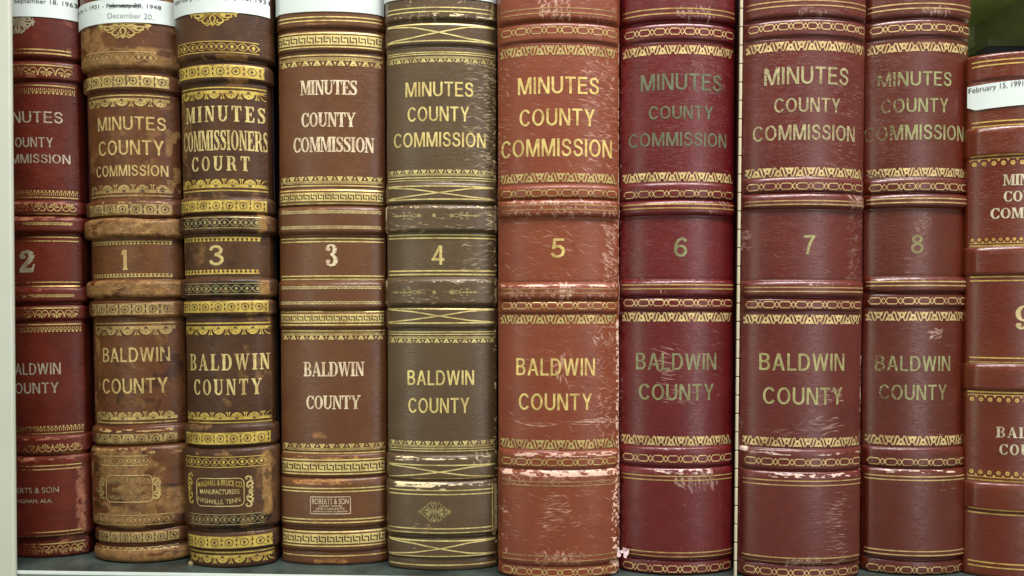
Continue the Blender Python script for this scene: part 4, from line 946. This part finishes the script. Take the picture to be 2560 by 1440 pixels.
gT = [[gold('v6_title', (.15, .18, .10), .44, b.W/2, 1.02, metal=.1), M_DARKR], [gold('v6_number', (.26, .27, .13), .3, b.W/2, 1.02, metal=.1), M_DARKR]]
modern(b, gC, gW, gL, gT, dict(wave=((112, 135, False), (430, 453, True), (781, 804, False), (1091, 1115, True)), chain=(80, 485, 757, 1146, 1421),
    lines=((25, 37), (511, 521), (712, 722), (1189, 1199), (1379, 1389)),
    text=(('MINUTES', 1602, 1803, 183, 225), ('COUNTY', 1622, 1782, 264, 297), ('COMMISSION', 1572, 1815, 330, 365), ('6', 1685, 1718, 593, 642, 1), ('BALDWIN', 1590, 1790, 883, 925, 1), ('COUNTY', 1597, 1784, 960, 1001, 1))))
# volume 7
m = mk('v7', (118, 43, 34), (92, 28, 26), (128, 50, 40), (228, 206, 190), (150, 108, 82), .32, .1, board=(70, 26, 24), coat=.75, mott=.25, kk=0.54)
b = Book('reddish-brown ledger numbered 7 with dull gold lettering, creased along its right-hand side', (1859, 1844), (2162, 2148), 1452, VT, .16, .93,
    [(VT, 42, 10, 10), (47, 90, 6, 8), (443, 480, 6.5, 9), (483, 521, 11, 10), (702, 743, 11, 10), (746, 778, 6, 8), (1124, 1176, 7, 9), (1179, 1408, 10, 11), (1412, 1452, 5, 8)], m, 79, wob=.5, ef=.15)
b.strokes(140, 420, -.7, .95, 150, (12, 36), 3, 8, .34, curve=.4); b.strokes(200, 420, .3, .9, 170, (12, 36), 2, 8, .5, curve=.3); b.strokes(530, 700, .6, .97, 170, (12, 34), -25, 14, .5, curve=.5); b.strokes(540, 690, -.5, .5, 40, (12, 40), 5, 12, .45)
b.strokes(485, 520, .6, .95, 50, (14, 26), 60, 8, .8); b.strokes(1235, 1385, .3, .6, 110, (24, 50), -3, 5, .6, curve=.2, bunch=9); b.strokes(815, 1090, -.8, .95, 110, (10, 36), 4, 14, .35); b.strokes(1045, 1085, -.1, .5, 24, (30, 80), -8, 8, .7); b.strokes(1075, 1090, -.6, .1, 20, (20, 60), -12, 6, .5)
b.strokes(985, 1010, .1, .5, 20, (16, 44), 2, 4, .9, bunch=5); b.ridge(1188, -.55, .85, .9, 11, 0, .47, .6, cc=4); b.ridge(1135, -.9, .9, .7, 8, 0, .55, .66, cc=5); b.strokes(1395, 1412, -.3, .2, 60, (14, 26), -60, 8, .7); b.strokes(570, 620, -1, -.85, 60, (8, 20), 20, 14, .6)
b.field(90, 1450, -1.05, -.9, .35, 2, 60, 4, .3, .6); b.ridge(1410, .2, .6, .7, 8, 0, .5, .6, cc=5); b.field(860, 1450, .97, 1.06, .8, 0, 6, 2, .5, .62, 10, .01); b.field(90, 1450, -1.06, -.98, .5, 0, 5, 2, .55, .68, 8, .01); b.ridge(1128, -1.0, -.85, 1, 14, 0, .35, .5)
b.strokes(20, 40, -.2, .2, 40, (8, 18), 70, 10, .6); b.ridge(712, -.1, .7, .7, 6, 0, .56, .66, cc=4)
b.build(); B7 = b
gC = [gold('v7_chain', (.72, .54, .25), .26, b.W/2, .9), M_DARKR]; gW = [gold('v7_wave', (.76, .60, .28), .16, b.W/2, .93), M_DARKR]; gL = [gold('v7_lines', (.56, .38, .16), .36, b.W/2, .95), M_DARKR]
gT = [[gold('v7_title', (.50, .44, .24), .46, b.W/2, 1.02, metal=.2, col2=(.24, .24, .12)), M_DARKR], [gold('v7_number', (.40, .38, .16), .26, b.W/2, 1.02, metal=.1), M_DARKR]]
modern(b, gC, gW, gL, gT, dict(wave=((102, 126, False), (418, 441, True), (787, 810, False), (1095, 1118, True)), chain=(67, 466, 762, 1155, 1431),
    lines=((5, 17), (503, 512), (719, 729), (1201, 1212), (1393, 1404)),
    text=(('MINUTES', 1911, 2120, 166, 210), ('COUNTY', 1935, 2100, 244, 280), ('COMMISSION', 1882, 2136, 311, 350), ('7', 2009, 2038, 588, 636, 1), ('BALDWIN', 1898, 2110, 884, 927, 1), ('COUNTY', 1907, 2105, 969, 1012, 1))))
# volume 8
m = mk('v8', (112, 38, 22), (82, 28, 21), (120, 52, 32), (226, 200, 182), (150, 104, 80), .32, .1, board=(66, 24, 20), coat=.75, mott=.25, kk=0.54)
b = Book('chestnut ledger numbered 8 with part-vanished greenish lettering, left of the shorter ledger 9', (2164, 2151), (2420, 2412), 1438, VT, .16, .93,
    [(VT, 44, 10, 10), (49, 91, 6, 8), (445, 481, 6.5, 9), (484, 519, 11, 10), (692, 731, 11, 10), (734, 768, 6, 8), (1120, 1168, 7, 9), (1171, 1398, 10, 11), (1402, 1438, 5, 8)], m, 83, wob=.5, ef=.15)
b.strokes(140, 420, -.8, .9, 80, (10, 34), 3, 8, .3); b.strokes(540, 680, -.35, .05, 60, (16, 34), -3, 12, .55, bunch=8); b.strokes(815, 1080, -.3, .6, 60, (14, 60), 2, 6, .42); b.strokes(822, 845, .1, .35, 30, (8, 22), 0, 30, .9)
b.ridge(1178, -.7, .6, .9, 8, 0, .58, .66, cc=6); b.strokes(20, 40, -.1, .4, 44, (8, 20), 70, 14, .8); b.ridge(700, -.8, .8, .6, 4, 0, .6, .7); b.strokes(1080, 1100, .1, .4, 8, (14, 40), -8, 14, .5); b.strokes(1200, 1230, .3, .7, 6, (8, 16), 20, 20, .8); b.field(0, 1430, -.9, .3, .3, 1, 90, 40, .5, .7); b.strokes(460, 480, -.5, -.1, 20, (8, 20), 40, 20, .6)
b.build(); B8 = b
gC = [gold('v8_chain', (.72, .54, .25), .16, b.W/2, .95), M_DARKR]; gW = [gold('v8_wave', (.74, .58, .27), .16, b.W/2, .96, axis_fade=(-1, -.1)), M_DARKR]; gL = [gold('v8_lines', (.62, .45, .19), .24, b.W/2, .97), M_DARKR]
gT = [[gold('v8_title', (.34, .35, .16), .33, b.W/2, 1.02, metal=.1, axis_fade=(-.9, .2)), M_DARKR], [gold('v8_number', (.30, .28, .12), .36, b.W/2, 1.02, metal=.1, axis_fade=(-.9, .1)), M_DARKR]]
modern(b, gC, gW, gL, gT, dict(wave=((105, 128, False), (419, 441, True), (779, 802, False), (1090, 1114, True)), chain=(70, 467, 752, 1155, 1424),
    lines=((12, 24), (497, 507), (704, 714), (1190, 1199), (1376, 1386)),
    text=(('MINUTES', 2194, 2378, 178, 214), ('COUNTY', 2202, 2370, 245, 280), ('COMMISSION', 2155, 2408, 311, 349), ('8', 2277, 2309, 587, 634, 1), ('BALDWIN', 2187, 2375, 890, 928), ('COUNTY', 2197, 2366, 962, 1000))))
# volume 9
m = mk('v9', (122, 40, 14), (90, 26, 11), (128, 54, 16), (214, 160, 130), (150, 100, 60), .27, 0, board=(70, 20, 14), coat=.7, mott=.2, kk=0.54)
b = Book('glossy red-brown ledger numbered 9, the shortest, with its whole top edge in view', (2422, 2410), (2738, 2722), 1452, 124, .17, .92,
    [(124, 192, 4, 8), (312, 388, 8, 12), (616, 688, 8, 12), (912, 980, 8, 12), (1212, 1284, 8, 12)], m, 97, wob=.3, ef=.35)
b.strokes(150, 1420, -.9, .2, 30, (6, 20), 0, 60, .25); b.build(); B9 = b
g = [gold('v9_gilt', (.66, .46, .12), .2, b.W/2, .95), M_DARKR]; gt = [gold('v9_title', (.62, .58, .40), .18, b.W/2, 1.0, metal=.1), M_DARKR]; gn = [gold('v9_number', (.62, .52, .26), .18, b.W/2, 1.0, metal=.1), M_DARKR]
for q in ((145, 156), (298, 309), (691, 701), (896, 907), (1278, 1290), (1414, 1425)): fillets(b, q, g, -.95, .95, 3.4)
for v0, v1, fl, ln in ((389, 411, 0, (385,)), (592, 608, 1, (612,)), (987, 1008, 0, (983,)), (1180, 1201, 1, (1206,))): border(b, 'bead', v0, v1, g, -.97, .95, bool(fl), ln, lw=4)
text(b, 'MINUTES', 2507, 2652, 434, 462, gt, 'serif', space=0); text(b, 'COUNTY', 2509, 2650, 476, 503, gt, 'serif', space=.02); text(b, 'COMMISSION', 2476, 2692, 518, 545, gt, 'serif', space=.02)
text(b, '9', 2538, 2582, 764, 824, gn, 'serif', name='volume_number'); text(b, 'BALDWIN', 2490, 2660, 1069, 1096, gt, 'serif', space=.1); text(b, 'COUNTY', 2498, 2650, 1112, 1139, gt, 'serif', space=.1)
pl = paper(b, 2421, 2736, 198, 261, cut=10, lift=.001, rl=6, rr=-10); text(b, 'February 15, 1991', 2424, 2556, 204, 222, [M_INK], off=.0014, shear=.4, parent=pl, name='label_text')

# ---- hinge strip between volumes 6 and 7 (knuckles belong to volume 7)
M_H = plain('hinge_cream', (0.58, 0.54, 0.38), 0.45, var=0.1)
yh = B7.yk + 0.004
kn = 46.0; v = -70.0; proto = None
while v < 1440:
    t = v/1440; u = 1853.5 - 15.5*t
    x, z = P(u, v+kn/2, yh); hh = (kn-2.2)*PX/2; r_ = 0.00115
    if proto is None:
        pv = [(r_*math.cos(R(a)), r_*math.sin(R(a)), zz) for zz in (-hh, -hh+.0004, hh-.0004, hh) for a in range(0, 360, 45)]
        pv = [(px*(.7 if abs(zz) > hh-.0001 else 1), py*(.7 if abs(zz) > hh-.0001 else 1), zz) for px, py, zz in pv]
        pf = [(k*8+i, k*8+(i+1) % 8, (k+1)*8+(i+1) % 8, (k+1)*8+i) for k in range(3) for i in range(8)] + [tuple(range(7, -1, -1)), tuple(range(24, 32))]
        proto = new_obj('hinge_knuckle', pv, pf, [M_H], smooth=False); o = proto
    else: o = proto.copy(); COL.objects.link(o)
    o.parent = B7.root
    q = B7.root.matrix_world
    th = B7.th; dx_ = x-B7.x0; dz_ = z-ZS
    o.location = (dx_*math.cos(th)-dz_*math.sin(th), yh-B7.yk, dx_*math.sin(th)+dz_*math.cos(th))
    v += kn

# ---- small things
def slab(name, pts, y, mat, th=0.0004, folds=None, props=None):
    """a thin torn piece: outline in photo pixels with a depth for each corner"""
    V = []
    for i, (u, vv) in enumerate(pts):
        yy = y + (folds[i] if folds else 0); x, z = P(u, vv, yy); V.append((x, yy, z))
    n = len(V); cen = tuple(sum(q[k] for q in V)/n for k in range(3)); V2 = V + [cen]
    V3 = V2 + [(a, b_+th, c) for a, b_, c in V2]; m_ = n+1
    Fc = [(i, (i+1) % n, n) for i in range(n)] + [(m_+(i+1) % n, m_+i, m_+n) for i in range(n)] + [(i, m_+i, m_+(i+1) % n, (i+1) % n) for i in range(n)]
    ox, oy, oz = V[0]
    o = new_obj(name, [(a-ox, b_-oy, c-oz) for a, b_, c in V3], Fc, [mat], props=props); o.location = V[0]; return o
M_PINK = plain('pink_paper', (0.80, 0.62, 0.64), 0.6, var=.1)
y5 = B5.yk + B5.S - 0.004
rt = bpy.data.objects.new('paper_scrap', None); COL.objects.link(rt); rt.location = (0, 0, 0)
x_, z_ = P(1556, 1392, y5); rt.location = (x_, y5, z_)
rt['label'] = 'tiny crumpled pink paper scrap caught between ledgers 5 and 6 near the shelf'; rt['category'] = 'paper scrap'
for pts, fo in (([(1540, 1369), (1548, 1370), (1550, 1384), (1553, 1388), (1549, 1393), (1542, 1391)], [0, 0, .001, .001, 0, 0]), ([(1548, 1378), (1556, 1375), (1558, 1368), (1566, 1372), (1573, 1374), (1570, 1388), (1566, 1390), (1560, 1381), (1553, 1384)], [.002, .001, 0, -.001, .001, 0, 0, -.001, .001]), ([(1559, 1380), (1567, 1389), (1567, 1395), (1562, 1395), (1559, 1392)], [-.003, -.002, -.002, -.003, -.003])):
    o = slab('fold', pts, y5, M_PINK, folds=fo); o.location = Vector(o.location)-rt.location; o.parent = rt
M_FL = plain('leather_flake', (0.42, 0.34, 0.16), .8)
def flake(u, v_, s_, lab, seed):
    rng = random.Random(seed); z = ZS+.0012; y = plane_y(v_, ZS)
    n = 7; top = [(s_*rng.uniform(.6, 1.1)*math.cos(i*2*math.pi/n), s_*rng.uniform(.5, .9)*math.sin(i*2*math.pi/n), rng.uniform(.0006, .003)) for i in range(n)]
    V = [(a, b_, 0) for a, b_, c in top] + [(a*.8, b_*.8, c) for a, b_, c in top]
    Fc = [(i, (i+1) % n, n+(i+1) % n, n+i) for i in range(n)] + [tuple(range(n, 2*n)), tuple(range(n-1, -1, -1))]
    o = new_obj('leather_flake', V, Fc, [M_FL], props={'label': lab, 'category': 'leather flake'}); o.location = (P(u, v_, y)[0], y, ZS+.0001)
flake(478, 1409, .0035, 'crumb of tan leather on the shelf at the foot of the gilt-banded ledger 3', 4)
# dark box standing behind volume 9
yb = 0.60; x0_, z0_ = P(2470, 97, yb); M_BX = plain('dark_green_card', (0.17, 0.2, 0.11), .6); M_NV = plain('navy_card', (0.05, 0.055, 0.10), .5)
rt = bpy.data.objects.new('archive_box', None); COL.objects.link(rt); rt.location = (x0_+.03, yb, ZS)
rt['label'] = 'dark green and navy box standing behind the short ledger 9'; rt['category'] = 'box'
zt = z0_-ZS; v, f = box_mesh(-.03, .1, 0, .06, 0, zt-.012, .001); new_obj('box_body', v, f, [M_NV], rt); v, f = box_mesh(-.031, .101, -.001, .061, zt-.0115, zt, .001); new_obj('box_lid', v, f, [M_BX], rt)
print('books built')
